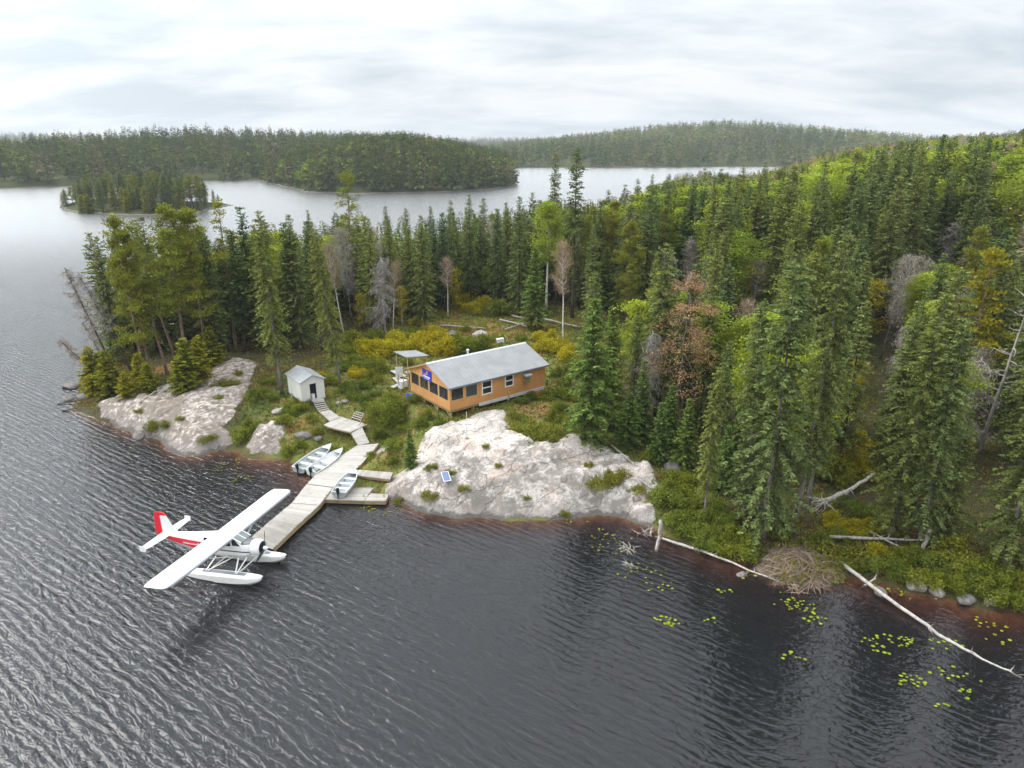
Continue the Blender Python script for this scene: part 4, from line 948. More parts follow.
for (u, v, h_, w_, l) in [(524, 428, .8, 1.1, 'dark juniper patch at the upper edge of the bare rock'), (538, 440, .8, 1.3, 'larger juniper patch spilling down the bare rock'), (556, 434, .8, 1.1, 'juniper patch between the rock and the fir'), (516, 418, .6, .9, 'small juniper patch near the cabin on the rock edge'),
        (606, 484, .6, 1.3, 'olive juniper mat low on the right of the bare rock'), (618, 478, .6, 1.0, 'olive juniper mat beside the fallen pole on rock'), (434, 498, .4, 1.1, 'moss green mat on the rock near the solar panel'), (466, 490, .35, .8, 'small mossy mat right of the solar panel'), (564, 516, .4, .5, 'small tuft on the rock at the waterline'),
        (398, 502, .45, .6, 'round tuft at the end of the side dock'), (208, 440, .5, .9, 'brownish juniper on the slanted rock near the water'), (226, 385, .7, 1.0, 'green juniper in a crack of the slanted rock'), (450, 474, .3, .7, 'ochre mossy patch above the solar panel'), (430, 468, .3, .9, 'brown mossy hollow next to the small fir'), (500, 466, .25, .6, 'small moss strip in the middle of the bare rock'), (486, 446, .25, .6, 'small moss strip high on the bare rock'), (590, 466, .3, .7, 'moss pocket on the rock between the juniper mats'), (636, 492, .4, .9, 'moss clump at the right end of the bare rock'), (528, 500, .25, .5, 'tiny moss tuft low on the bare rock'), (218, 398, .35, .7, 'moss pocket in the middle of the slanted rock'), (182, 420, .35, .8, 'brown moss strip low on the slanted rock'), (236, 374, .4, .8, 'moss clump at the top of the slanted rock'), (140, 412, .35, .8, 'mossy patch under the slanting grey trunk')]:
    shrub('juniper', u, v, h_, l, 'juniper and moss patches on the rock', w_ / .9)
for i, (u, v, h_, k) in enumerate([(672, 528, 1.2, 'a'), (688, 538, 1.3, 'g'), (704, 545, 1.3, 'g'), (720, 552, 1.2, 'g'), (738, 556, 1.3, 'a'), (752, 556, 1.2, 'g'), (730, 540, 1.4, 'g'), (690, 522, 1.4, 'g'), (664, 505, 1.6, 'a'), (682, 505, 1.6, 'g'),
        (806, 575, 1.0, 'd'), (838, 560, 1.1, 'd'), (852, 566, 1.0, 'g'), (880, 572, 1.2, 'a'), (896, 576, 1.2, 'g'), (912, 580, 1.2, 'a'), (930, 584, 1.2, 'g'), (948, 588, 1.2, 'g'), (966, 592, 1.3, 'g'), (985, 596, 1.3, 'a'), (1005, 602, 1.3, 'g'), (1020, 604, 1.2, 'g'), (950, 560, 1.8, 'p'), (962, 572, 1.5, 'p'), (990, 578, 1.6, 'g'),
        (915, 560, 1.2, 'g'), (875, 556, 1.0, 'y'), (852, 532, 1.1, 'y'), (838, 540, 1.1, 'g'), (868, 530, 1.0, 'y'), (845, 470, 2.2, 'y'), (858, 452, 2.0, 'y'), (835, 482, 2.4, 'a'), (862, 478, 1.8, 'y'), (822, 505, 1.0, 'a'), (880, 520, 1.2, 'g'), (780, 535, 1.0, 'g'), (676, 482, 1.4, 'g'), (652, 462, 1.2, 'g'), (692, 492, 1.5, 'g'), (702, 508, 1.4, 'a'), (668, 494, 1.3, 'a'), (715, 515, 1.4, 'g'), (728, 525, 1.3, 'g'), (745, 545, 1.3, 'g'), (712, 532, 1.2, 'a'), (820, 545, 1.0, 'g'), (832, 525, 1.2, 'y'), (858, 515, 1.3, 'g'), (900, 562, 1.2, 'g'), (972, 582, 1.4, 'g'), (1012, 588, 1.4, 'g'), (935, 570, 1.3, 'a')]):
    shrub({'a': 'alder', 'g': 'green_shrub', 'd': 'juniper', 'y': 'yellow_shrub', 'p': 'alder'}[k], u, v, h_, {'a': 'light green shrub of the brushy bank along the log shore', 'g': 'green shrub of the brushy bank along the log shore', 'd': 'dark juniper beside the beaver lodge', 'y': 'yellow shrub in the hollow by the uprooted trunk', 'p': 'pale leaved bush beside the leaning post'}[k], 'shrubs on the bank along the log shore', 1.15)

r = random.Random(11)
for (u, v) in [(300, 409), (284, 424), (311, 422), (318, 434), (372, 408), (355, 399), (346, 392), (362, 389), (375, 396), (330, 384), (320, 379), (391, 402), (379, 438), (393, 449), (428, 419), (421, 426), (441, 424), (522, 404), (546, 399), (532, 400), (565, 386), (575, 401), (561, 412), (571, 426), (553, 421), (492, 342), (466, 332), (521, 340), (430, 332), (416, 326), (551, 332), (575, 352), (344, 371), (358, 376), (332, 366), (262, 392), (268, 384), (254, 400)]:
    k = r.choice(['green_shrub', 'alder', 'yellow_shrub', 'green_shrub'])
    shrub(k, u, v, r.uniform(.7, 1.5), {'green_shrub': 'low green bush in the grass of the clearing', 'alder': 'low light green bush in the grass of the clearing', 'yellow_shrub': 'low yellow bush in the grass of the clearing'}[k], 'low bushes in the grass of the clearing', r.uniform(.9, 1.2))
# ground cover: blades and low leaves nobody could count
n = 90000; r = np.random.default_rng(5)
X = r.uniform(-62, 48, n); Y = r.uniform(38, 118, n); sdv = sdist(X, Y, SHORE); cl_ = sdist(X, Y, CLEAR); rm = rockmask(X, Y) + 3.0 * fbm(X / 1.7, Y / 1.7, 4, 31)
ok = (sdv > .35) & (rm < -.25 + .5 * (fbm(X / .8, Y / .8, 3, 61) > .16)) & ((cl_ > -6) | (sdv < 9) | (r.random(n) < .3))
X, Y = X[ok], Y[ok]; Z = gh(X, Y); n = len(X)
f1 = fbm(X / 3, Y / 3, 3, 71); f2 = fbm(X / 1.1, Y / 1.1, 3, 72); c = np.empty((n, 3)); c[:] = (.15, .19, .028)
c[f1 > .03] = (.23, .21, .04); c[f1 < -.09] = (.085, .14, .024); c[f2 > .12] = (.32, .26, .05); c[f2 < -.15] = (.24, .12, .045); c *= r.uniform(.7, 1.25, (n, 1))
L = LV()
for k in range(5):
    p = np.stack([X + r.normal(size=n) * .11, Y + r.normal(size=n) * .11, Z - .02], 1); d = rdir(r, n, 1.2); d[:, 2] = np.abs(d[:, 2])
    L.quads(p, d, rdir(r, n), r.uniform(.16, .42, n), r.uniform(.05, .16, n), c * r.uniform(.8, 1.2, (n, 1)))
o = mobj('undergrowth', L.mesh('undergrowth', M['far_leaf'])); tag(o, 'grass and low leafy ground cover in green, ochre and rust', 'undergrowth', kind='stuff')

# ------------------------------------------------------------------ CABIN
CA = .657; C0 = Vector((-6.25, 66.95, 4.0)); CL, CW, CHh, CR = 12.5, 7.9, 2.65, 1.45
cab = empty('cabin', C0, CA); tag(cab, 'orange brown wooden cabin with grey metal roof and screened porch on posts', 'cabin')
def holed_wall(mb, O, ex, ez, W, Hh, th, nrm, holes):
    """a wall W x Hh with openings (x0,x1,z0,z1); thickness inward"""
    O, ex, ez, nrm = map(Vector, (O, ex, ez, nrm))
    xs_ = sorted({0, W, *[h[0] for h in holes], *[h[1] for h in holes]}); zs_ = sorted({0, Hh, *[h[2] for h in holes], *[h[3] for h in holes]})
    P = lambda x, z, d: O + ex * x + ez * z - nrm * d
    for i in range(len(xs_) - 1):
        for j in range(len(zs_) - 1):
            mx_, mz_ = (xs_[i] + xs_[i + 1]) / 2, (zs_[j] + zs_[j + 1]) / 2
            if any(h[0] < mx_ < h[1] and h[2] < mz_ < h[3] for h in holes): continue
            for d in (0, th): mb.add([P(xs_[i], zs_[j], d), P(xs_[i + 1], zs_[j], d), P(xs_[i + 1], zs_[j + 1], d), P(xs_[i], zs_[j + 1], d)], [(0, 1, 2, 3)])
    for x0, x1, z0, z1 in list(holes) + [(0, W, 0, Hh)]:
        q = [(x0, z0), (x1, z0), (x1, z1), (x0, z1)]
        for a, b in zip(q, q[1:] + q[:1]): mb.add([P(*a, 0), P(*b, 0), P(*b, th), P(*a, th)], [(0, 1, 2, 3)])
TH = .12
fh = [(.32, 1.98, .98, 2.25), (2.22, 3.88, .98, 2.25), (4.12, 5.78, .98, 2.25), (6.02, 7.62, .98, 2.25)]
sh = [(.18, 1.62, 1.05, 2.25), (1.95, 3.35, 1.05, 2.25), (4.05, 5.15, .92, 2.22), (7.05, 8.0, 1.15, 2.28)]
mb = MB(); holed_wall(mb, (0, CW, 0), (0, -1, 0), (0, 0, 1), CW, CHh, TH, (-1, 0, 0), [(CW - b, CW - a, c_, d_) for a, b, c_, d_ in fh])
mb.add([(0, 0, CHh), (0, CW, CHh), (0, CW / 2, CHh + CR), (TH, 0, CHh), (TH, CW, CHh), (TH, CW / 2, CHh + CR)], [(0, 1, 2), (3, 5, 4), (0, 2, 5, 3), (1, 4, 5, 2)])
mb.build('porch_wall', M['siding'], cab)
mb = MB(); holed_wall(mb, (TH, 0, 0), (1, 0, 0), (0, 0, 1), CL - 2 * TH, CHh, TH, (0, -1, 0), [(a - TH, b - TH, c_, d_) for a, b, c_, d_ in sh])
mb.build('wall', M['siding'], cab)
mb = MB(); holed_wall(mb, (TH, CW, 0), (1, 0, 0), (0, 0, 1), CL - 2 * TH, CHh, TH, (0, 1, 0), [(.6, 1.6, .05, 2.1)]); mb.build('back_wall', M['siding'], cab)
mb = MB(); mb.box((CL - TH / 2, CW / 2, CHh / 2), (TH, CW, CHh)); mb.add([(CL, 0, CHh), (CL, CW, CHh), (CL, CW / 2, CHh + CR), (CL - TH, 0, CHh), (CL - TH, CW, CHh), (CL - TH, CW / 2, CHh + CR)], [(0, 1, 2), (3, 5, 4), (0, 2, 5, 3), (1, 4, 5, 2)])
mb.build('end_wall', M['siding'], cab)
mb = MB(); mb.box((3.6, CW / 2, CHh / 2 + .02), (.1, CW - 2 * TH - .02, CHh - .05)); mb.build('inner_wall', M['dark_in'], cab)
mb = MB(); mb.box((CL / 2, CW / 2, .0), (CL - 2 * TH - .02, CW - 2 * TH - .02, .12)); mb.build('floor', M['old_wood'], cab)
mb = MB(); mb.box((CL / 2, CW / 2, -.13), (CL - .05, CW - .05, .16)); mb.build('floor_frame', M['fascia'], cab)
# roof: two sheets with thickness, ridge cap, fascia
OV, OE, RT = .32, .38, .07
sl_ = CR / (CW / 2)
for s in (0, 1):
    y0 = -OE if s == 0 else CW + OE; z0 = CHh + .06 - OE * sl_; z1 = CHh + CR + .06; ym = CW / 2
    mb = MB(); mb.prism([(-OV, y0, z0), (CL + OV, y0, z0), (CL + OV, ym, z1), (-OV, ym, z1)] if s == 0 else [(-OV, ym + .001, z1), (CL + OV, ym + .001, z1), (CL + OV, y0, z0), (-OV, y0, z0)], RT)
    ro = mb.build('roof', M['roof_steel'], cab)
    mb = MB(); mb.box((CL / 2, y0 + (.012 if s else -.012), z0 - .10), (CL + 2 * OV, .03, .16)); mb.build('fascia_board', M['grey_plastic'], ro)
mb = MB(); mb.prism([(-OV - .01, CW / 2 - .2, CHh + CR + .0), (CL + OV + .01, CW / 2 - .2, CHh + CR + .0), (CL + OV + .01, CW / 2, CHh + CR + .085), (-OV - .01, CW / 2, CHh + CR + .085)], .02)
mb.prism([(-OV - .01, CW / 2, CHh + CR + .085), (CL + OV + .01, CW / 2, CHh + CR + .085), (CL + OV + .01, CW / 2 + .2, CHh + CR + .0), (-OV - .01, CW / 2 + .2, CHh + CR + .0)], .02)
mb.build('ridge_cap', M['alu'], cab)
mb = MB()
for a, b in (((-OV + .02, -OE, CHh - .12 - .04), (-OV + .02, CW / 2, CHh + CR - .06)), ((-OV + .02, CW + OE, CHh - .12 - .04), (-OV + .02, CW / 2, CHh + CR - .06))): mb.beam(a, b, .03, .14)
mb.build('gable_trim', M['siding'], cab)
mb = MB(); mb.tube([(5.6, 4.9, CHh + .8), (5.6, 4.9, CHh + 1.6)], [.11, .11], 10); mb.tube([(5.6, 4.9, CHh + 1.6), (5.6, 4.9, CHh + 1.65), (5.6, 4.9, CHh + 1.75)], [.19, .19, .1], 10); mb.build('chimney', M['alu'], cab)
# screens with white frames
def frame(mb, O, ex, ez, x0, x1, z0, z1, wd, dp, nrm, mid=None):
    O, ex, ez, nrm = map(Vector, (O, ex, ez, nrm))
    R3 = Matrix((ex, nrm, ez)).transposed()
    bars = [((x0 + x1) / 2, z0 + wd / 2, x1 - x0, wd), ((x0 + x1) / 2, z1 - wd / 2, x1 - x0, wd), (x0 + wd / 2, (z0 + z1) / 2, wd, z1 - z0 - 2 * wd), (x1 - wd / 2, (z0 + z1) / 2, wd, z1 - z0 - 2 * wd)]
    if mid is not None: bars.append(((x0 + x1) / 2, mid, x1 - x0 - 2 * wd, wd))
    for cx_, cz_, w_, h_ in bars: mb.box(O + ex * cx_ + ez * cz_ + nrm * (dp / 2), (w_, dp, h_), R3)
for a, b, c_, d_ in fh:
    mb = MB(); mb.box((TH / 2, (a + b) / 2, (c_ + d_) / 2), (.012, b - a, d_ - c_)); s_ = mb.build('screen', M['screen'], cab)
    mb = MB(); frame(mb, (0, 0, 0), (0, 1, 0), (0, 0, 1), a - .04, b + .04, c_ - .04, d_ + .04, .045, .022, (-1, 0, 0)); mb.build('screen_frame', M['lumber'], s_)
for i, (a, b, c_, d_) in enumerate(sh):
    mb = MB(); mb.box(((a + b) / 2, TH / 2, (c_ + d_) / 2), (b - a, .012, d_ - c_)); g = mb.build('screen' if i < 2 else 'window', M['glass'] if i == 1 else M['screen'] if i < 2 else M['window'], cab)
    mb = MB(); e_ = .05 if i < 2 else .11
    frame(mb, (0, 0, 0), (1, 0, 0), (0, 0, 1), a - e_, b + e_, c_ - e_, d_ + e_, e_ + .01, .03, (0, -1, 0), (c_ + d_) / 2 if i > 1 else None); mb.build('window_frame' if i > 1 else 'screen_frame', M['lumber'] if i < 2 else M['white_plastic'], g)
# sign on the gable (blue board with a pale figure and white lettering too small to read)
mb = MB(); mb.box((-.035, 4.25, 2.72), (.05, 1.75, 1.12)); sg = mb.build('sign', M['sign_blue'], cab)
mb = MB(); r = random.Random(3)
y_ = 4.95
while y_ > 3.6:
    w_ = r.uniform(.07, .13); mb.box((-.066, y_, 2.52 + r.uniform(-.01, .01)), (.008, w_, r.uniform(.16, .2))); y_ -= w_ + .035
y_ = 4.8
while y_ > 3.75: mb.box((-.066, y_, 2.31), (.008, .06, .07)); y_ -= .1
mb.build('lettering', M['white_plastic'], sg)
mb = MB(); mb.add([(-.066, 4.35, 2.72), (-.066, 4.12, 2.76), (-.066, 4.06, 3.08), (-.066, 4.18, 3.2), (-.066, 4.3, 3.1), (-.066, 4.25, 2.95)], [(0, 1, 2, 3, 4, 5)]); mb.add([(-.068, 4.9, 2.78), (-.068, 4.5, 2.66), (-.068, 4.42, 2.74), (-.068, 4.62, 2.86)], [(0, 1, 2, 3)]); mb.build('emblem', M['orange_mark'], sg)
# vent hood and box, skirting, posts
mb = MB(); mb.box((9.75, -.16, 1.35), (.7, .28, .75)); hb = mb.build('wall_box', M['fascia'], cab)
mb = MB(); mb.prism([(9.28, -.62, 1.98), (10.22, -.62, 1.98), (10.22, -.04, 2.2), (9.28, -.04, 2.2)], .14); mb.build('hood', M['shed_roof'], hb)
mb = MB()
for x0, x1 in ((3.55, 5.1), (5.15, 7.3), (7.35, 9.6), (9.65, 12.35)): mb.box(((x0 + x1) / 2, -.035, -.12), (x1 - x0, .06, .34))
mb.build('skirting', M['grey_plastic'] if False else M['alu_white'], cab)
mb = MB(); mb.box((7.4, -.12, .05), (.18, .05, 1.0), Matrix.Rotation(.15, 3, 'Y')); mb.build('prop_board', M['lumber'], cab)
def gz(x, y):
    q = Matrix.Rotation(CA, 3, 'Z') @ Vector((x, y, 0)) + C0; return float(gh(q.x, q.y)) - C0.z
for x, y in ((.15, .15), (.15, 2.6), (.15, 5.2), (.15, 7.7), (3, .25), (3, 7.6), (6, .4), (9, .4), (12.2, .4), (12.2, 7.5)):
    zz = gz(x, y) - .25
    if zz > -.3: zz = -.45
    mb = MB(); mb.box((x, y, (-.21 + zz) / 2), (.16, .16, -.21 - zz))
    if x < .3 and y < 6: mb.beam((x, y, zz + .3), (x, y + .9, -.22), .08, .05); 
    mb.build('post', M['lumber'], cab)
# porch furniture: white chairs and a table seen through the screens
def chair(x, y, rz, label):
    c_ = empty('chair', C0 + Matrix.Rotation(CA, 3, 'Z') @ Vector((x, y, .06)), CA + rz); tag(c_, label, 'chair', 'white chairs in the porch')
    mb = MB(); mb.box((0, 0, .42), (.5, .5, .05)); mb.build('seat', M['white_plastic'], c_)
    mb = MB(); mb.box((-.26, 0, .74), (.04, .5, .6), Matrix.Rotation(-.2, 3, 'Y')); mb.build('backrest', M['white_plastic'], c_)
    for sx_ in (-.2, .2):
        for sy_ in (-.2, .2): mb = MB(); mb.tube([(sx_, sy_, .4), (sx_ * 1.15, sy_ * 1.15, 0)], [.025, .02], 6); mb.build('leg', M['white_plastic'], c_)
    mb = MB()
    for sy_ in (-.27, .27): mb.box((0, sy_, .64), (.46, .05, .03))
    mb.build('armrest', M['white_plastic'], c_)
chair(.9, 3.0, 2.6, 'white porch chair behind the third screen'); chair(1.1, 1.2, 2.2, 'white porch chair behind the screen next to the corner')
tb = empty('table', C0 + Matrix.Rotation(CA, 3, 'Z') @ Vector((1.7, .9, .06)), CA); tag(tb, 'pale table in the porch corner behind the side screen', 'table')
mb = MB(); mb.box((0, 0, .74), (1.3, .8, .05)); mb.build('tabletop', M['white_plastic'], tb)
for sx_ in (-.55, .55):
    for sy_ in (-.3, .3): mb = MB(); mb.box((sx_, sy_, .36), (.06, .06, .72)); mb.build('leg', M['alu'], tb)

def cz(u, v, dz=0): p = atg(u, v); return Vector((p[0], p[1], p[2] + dz))
# red can, blue tub, white cooler
def can(p, mat, label, sc=1.0, rz=.4):
    c_ = empty('fuel_can', p, rz); tag(c_, label, 'fuel can')
    mb = MB(); R_ = []
    for z, w_ in ((0, .92), (.03, 1), (.38, 1), (.46, .8)): R_.append([(math.copysign(abs(math.cos(a)) ** .5, math.cos(a)) * .27 * w_ * sc, math.copysign(abs(math.sin(a)) ** .5, math.sin(a)) * .17 * w_ * sc, z * sc) for a in [i * math.pi / 8 for i in range(16)]])
    mb.loft(R_); mb.build('body', M[mat], c_)
    mb = MB(); mb.tube([(-.14 * sc, 0, .44 * sc), (-.1 * sc, 0, .56 * sc), (.1 * sc, 0, .56 * sc), (.14 * sc, 0, .44 * sc)], [.025] * 4, 6); mb.build('handle', M[mat], c_)
    mb = MB(); mb.tube([(.2 * sc, 0, .42 * sc), (.22 * sc, 0, .54 * sc)], [.045, .04], 8); mb.build('cap', M['black_plastic'], c_)
def cabg(x, y): q = Matrix.Rotation(CA, 3, 'Z') @ Vector((x, y, 0)) + C0; return Vector((q.x, q.y, float(gh(q.x, q.y)) - .02))
can(cabg(11.2, -.5), 'red_plastic', 'orange red fuel can against the long cabin wall near its end', 1.2); can(cabg(12.2, -.45), 'red_plastic', 'smaller orange red can at the far cabin corner', .95, 1.2)
def tub(p, r_, h_, mat, name, label, cat):
    c_ = empty(name, p); tag(c_, label, cat); mb = MB(); n = 18
    rings = [[(math.cos(2 * math.pi * k / n) * q, math.sin(2 * math.pi * k / n) * q, z) for k in range(n)] for z, q in ((0, r_ * .85), (h_, r_), (h_, r_ * .93), (h_ * .15, r_ * .8))]
    mb.loft(rings); mb.build('body', M[mat], c_); mb = MB(); mb.tube([(math.cos(a) * r_ * 1.02, math.sin(a) * r_ * 1.02, h_ * .97) for a in [i * math.pi / 9 for i in range(19)]], [.025] * 19, 5, False); mb.build('rim', M[mat], c_)
tub(cz(409.5, 399, 0), .42, .5, 'blue_plastic', 'tub', 'blue plastic tub on the ground below the porch corner', 'tub')
c_ = empty('cooler', cz(500, 343, 0), .5); tag(c_, 'white cooler box on the bare ground behind the cabin roof', 'cooler')
mb = MB(); mb.box((0, 0, .25), (1.0, .55, .5)); mb.build('body', M['white_plastic'], c_); mb = MB(); mb.box((0, 0, .56), (1.04, .59, .1)); mb.build('lid', M['white_plastic'], c_)
c_ = empty('cooler', cz(403, 388, 0), .9); tag(c_, 'white box standing against the porch beside the planks', 'box')
mb = MB(); mb.box((0, 0, .4), (.9, .7, .8)); mb.build('body', M['white_plastic'], c_); mb = MB(); mb.box((0, 0, .84), (.95, .75, .07)); mb.build('lid', M['alu_white'], c_)

# ------------------------------------------------------------------ OPEN SHELTER
q = [at(393.3, 351.4, 6.6), at(406.4, 357.3, 6.35), at(429.3, 355.4, 6.35), at(415.7, 350.2, 6.6)]
cc = sum(q) / 4; gb = float(gh(cc[0], cc[1])); sh_ = empty('shelter', (cc[0], cc[1], gb)); tag(sh_, 'small open shelter with flat grey roof on four posts beside the cabin', 'shelter')
q = [Vector(p) - sh_.location for p in q]
mb = MB(); mb.prism(q, .09); mb.build('roof', M['roof_steel'], sh_)
for p in q:
    b = p * .84; mb = MB(); mb.box((b.x, b.y, (p.z - .1 - .2) / 2), (.11, .11, p.z + .1)); mb.build('post', M['lumber'], sh_)
mb = MB(); mb.box((.2, .2, .9), (2.2, .9, .08), Matrix.Rotation(.5, 3, 'Z'));  mb.build('counter', M['deck_grey'], sh_)
mb = MB(); mb.box(Vector(q[0]) * .8 + Vector((.2, -.3, -1.75)), (.9, .08, 1.25), Matrix.Rotation(.3, 3, 'Z')); mb.build('side_panel', M['alu_white'], sh_)
gr = empty('barbecue', sh_.location + Vector((.9, -.5, .0)), .5); tag(gr, 'black barbecue grill standing under the open shelter roof', 'barbecue')
mb = MB(); rr_ = [[(x, math.cos(a) * .3, .95 + max(0, math.sin(a)) * .28 + min(0, math.sin(a)) * .16) for a in [i * math.pi / 6 for i in range(12)]] for x in (-.5, .5)]; mb.loft(rr_); mb.build('body', M['black_plastic'], gr)
for sx_ in (-.42, .42):
    for sy_ in (-.2, .2): mb = MB(); mb.box((sx_, sy_, .4), (.05, .05, .82)); mb.build('leg', M['dark_metal'], gr)
mb = MB(); mb.box((.72, 0, .92), (.4, .45, .04)); mb.build('side_shelf', M['grey_plastic'], gr)
# planks and steps toward the porch
def planked(name, Lp, Rp, th, mat, pw=.15, parent=None, gap=.012):
    """boards laid across between a left and a right edge polyline (3-D points)"""
    mb = MB()
    def resample(P):
        P = [np.array(p, float) for p in P]; d = np.cumsum([0] + [np.linalg.norm(b - a) for a, b in zip(P, P[1:])]); return P, d
    PL, dl = resample(Lp); PR, dr = resample(Rp); n = max(2, int(max(dl[-1], dr[-1]) / pw))
    def pick(P, d, t_): s = t_ * d[-1]; return np.array([np.interp(s, d, [p[k] for p in P]) for k in range(3)])
    for i in range(n):
        t0, t1 = (i + gap / pw / 2) / n, (i + 1 - gap / pw / 2) / n
        a, b, c_, d_ = pick(PL, dl, t0), pick(PR, dr, t0), pick(PR, dr, t1), pick(PL, dl, t1)
        e1 = (b - a) / np.linalg.norm(b - a) * random.uniform(-.03, .05); z_ = np.array([0, 0, random.uniform(-.006, .006)])
        mb.prism([a - e1 + z_, b + e1 + z_, c_ + e1 + z_, d_ - e1 + z_], th)
    return mb.build(name, M[mat], parent)
for i, (a, b, w_, l) in enumerate([((393, 372), (404, 378), .8, 'upper pale plank of the path to the porch'), ((396, 379), (402, 385), .9, 'short pale plank beside the white box'), ((392, 389), (402, 385), .7, 'lowest pale plank of the path to the porch')]):
    A3, B3 = cz(*a, .18), cz(*b, .18); o = MB(); o.beam(A3, B3, w_, .06); o = o.build('plank', M['deck']); tag(o, l, 'plank', 'loose planks beside the porch')
mb = MB(); A3, B3 = at(398, 373, 5.0), at(409, 379, 4.9); mb.beam(A3, B3, .08, .1)
for t_ in (.02, .5, .98):
    p = A3 + (B3 - A3) * t_; mb.box((p[0], p[1], p[2] - .7), (.09, .09, 1.4))
o = mb.build('handrail', M['lumber']); tag(o, 'pale wooden handrail beside the porch planks', 'handrail')

# ------------------------------------------------------------------ SHED
a, b, c_ = at(302, 402, 2.75), at(325, 397, 2.75), at(287, 388, 2.75)
ang = math.atan2(b[1] - a[1], b[0] - a[0]); SW, SL_, SHt, SR = 2.7, 4.0, 2.25, .62
sd = empty('shed', a, ang); tag(sd, 'small pale grey wooden shed with open doorway on the bank', 'shed')
mb = MB(); holed_wall(mb, (0, 0, 0), (1, 0, 0), (0, 0, 1), SW, SHt, .09, (0, -1, 0), [(1.0, 1.75, .02, 1.85)])
mb.add([(0, 0, SHt), (SW, 0, SHt), (SW / 2, 0, SHt + SR), (0, .09, SHt), (SW, .09, SHt), (SW / 2, .09, SHt + SR)], [(0, 1, 2), (3, 5, 4), (0, 2, 5, 3), (1, 4, 5, 2)]); mb.build('front_wall', M['shed'], sd)
mb = MB(); mb.box((.045, SL_ / 2 + .045, SHt / 2), (.09, SL_ - .09, SHt)); mb.build('wall', M['shed'], sd)
mb = MB(); mb.box((SW - .045, SL_ / 2 + .045, SHt / 2), (.09, SL_ - .09, SHt)); mb.build('wall', M['shed'], sd)
mb = MB(); mb.box((SW / 2, SL_ - .045, SHt / 2), (SW - .19, .09, SHt)); mb.add([(0, SL_, SHt), (SW, SL_, SHt), (SW / 2, SL_, SHt + SR)], [(0, 1, 2)]); mb.build('back_wall', M['shed'], sd)
mb = MB(); mb.box((SW / 2, SL_ / 2, -.06), (SW - .02, SL_ - .02, .1)); mb.build('floor', M['old_wood'], sd)
mb = MB(); mb.box((SW / 2, .7, SHt / 2), (SW - .2, .02, SHt - .1)); mb.build('shade_sheet', M['dark_in'], sd)  # thin dark sheet standing in for the shade behind the doorway
for s in (0, 1):
    sl2 = SR / (SW / 2); z0 = SHt + .05 - .18 * sl2; z1 = SHt + SR + .05
    mb = MB(); mb.prism([(-.18, -.25, z0), (SW / 2, -.25, z1), (SW / 2, SL_ + .2, z1), (-.18, SL_ + .2, z0)] if s == 0 else [(SW / 2 + .001, -.25, z1), (SW + .18, -.25, z0), (SW + .18, SL_ + .2, z0), (SW / 2 + .001, SL_ + .2, z1)], .06); mb.build('roof', M['shed_roof'], sd)
mb = MB(); frame(mb, (0, 0, 0), (1, 0, 0), (0, 0, 1), .93, 1.82, .0, 1.93, .075, .03, (0, -1, 0)); mb.build('door_frame', M['shed'], sd)
for x, y in ((.15, .15), (SW - .15, .15), (.15, SL_ - .15), (SW - .15, SL_ - .15)):
    mb = MB(); mb.box((x, y, -.6), (.22, .22, 1.0)); mb.build('foundation_block', M['old_wood'], sd)
tub(Vector(a) + Matrix.Rotation(ang, 3, 'Z') @ Vector((1.45, .38, .0)), .22, .5, 'white_plastic', 'bucket', 'white bucket just inside the dark shed doorway', 'bucket')

# ------------------------------------------------------------------ DOCK AND BOARDWALK
def deck(name, Lp, Rp, z, label, mat='deck', cat='dock', th=.05, skirt=.34, group=None, fl=False):
    Lw = [at(u, v, zz) for (u, v), zz in zip(Lp, z if isinstance(z, (list, tuple)) else [z] * len(Lp))]
    zr = z if isinstance(z, (list, tuple)) else [z] * len(Rp)
    zr = np.interp(np.linspace(0, 1, len(Rp)), np.linspace(0, 1, len(zr)), zr)
    Rw = [at(u, v, zz) for (u, v), zz in zip(Rp, zr)]
    o = planked('planks', Lw, Rw, th, mat); o.name = 'planks'
    root = empty(name, Lw[0]); tag(root, label, cat, group); o.parent = root; o.matrix_parent_inverse = Matrix.Translation(-Vector(Lw[0]))
    mb = MB()
    for P in (Lw, Rw):
        for p, q_ in zip(P, P[1:]): mb.beam(p - np.array([0, 0, th + skirt / 2 + .004]), q_ - np.array([0, 0, th + skirt / 2 + .004]), .07, skirt)
    for p, q_ in ((Lw[0], Rw[0]), (Lw[-1], Rw[-1])): mb.beam(p - np.array([0, 0, th + skirt / 2 + .006]), q_ - np.array([0, 0, th + skirt / 2 + .006]), .06, skirt * .98)
    f = mb.build('side_beams', M['fascia'], root); f.matrix_parent_inverse = Matrix.Translation(-Vector(Lw[0]))
    return root, Lw, Rw
deck('dock', [(247, 541), (270, 521), (291.6, 503.2)], [(268.5, 552.5), (295, 527), (318.7, 505.4)], .55, 'long outer section of the wooden dock where the floatplane is tied')
deck('dock', [(292.2, 502.7), (306.6, 484.2)], [(319.2, 504.9), (332.5, 487.7)], .56, 'short middle section of the wooden dock above the kink')
deck('dock', [(307.1, 483.6), (321.3, 469.5), (340, 456), (357, 445.6)], [(333, 487), (347.5, 475.5), (358.8, 466.2), (372, 452), (378.5, 443.4)], [.58, .6, .75, .9], 'upper section of the wooden dock with rounded side, joining the ramp', skirt=.25)
deck('gangway', [(357, 469.6), (393, 472.4)], [(353.5, 474.8), (389.5, 479.2)], [.62, .95], 'narrow grey gangway from the dock to the bare rock', 'deck_grey', 'gangway', skirt=.2)
deck('side_dock', [(325, 499.2), (331, 490), (334, 487.5)], [(364, 500.5), (369, 493), (373.5, 487.7)], .45, 'low grey side dock under the moored boat', 'deck_grey', 'dock', skirt=.3)
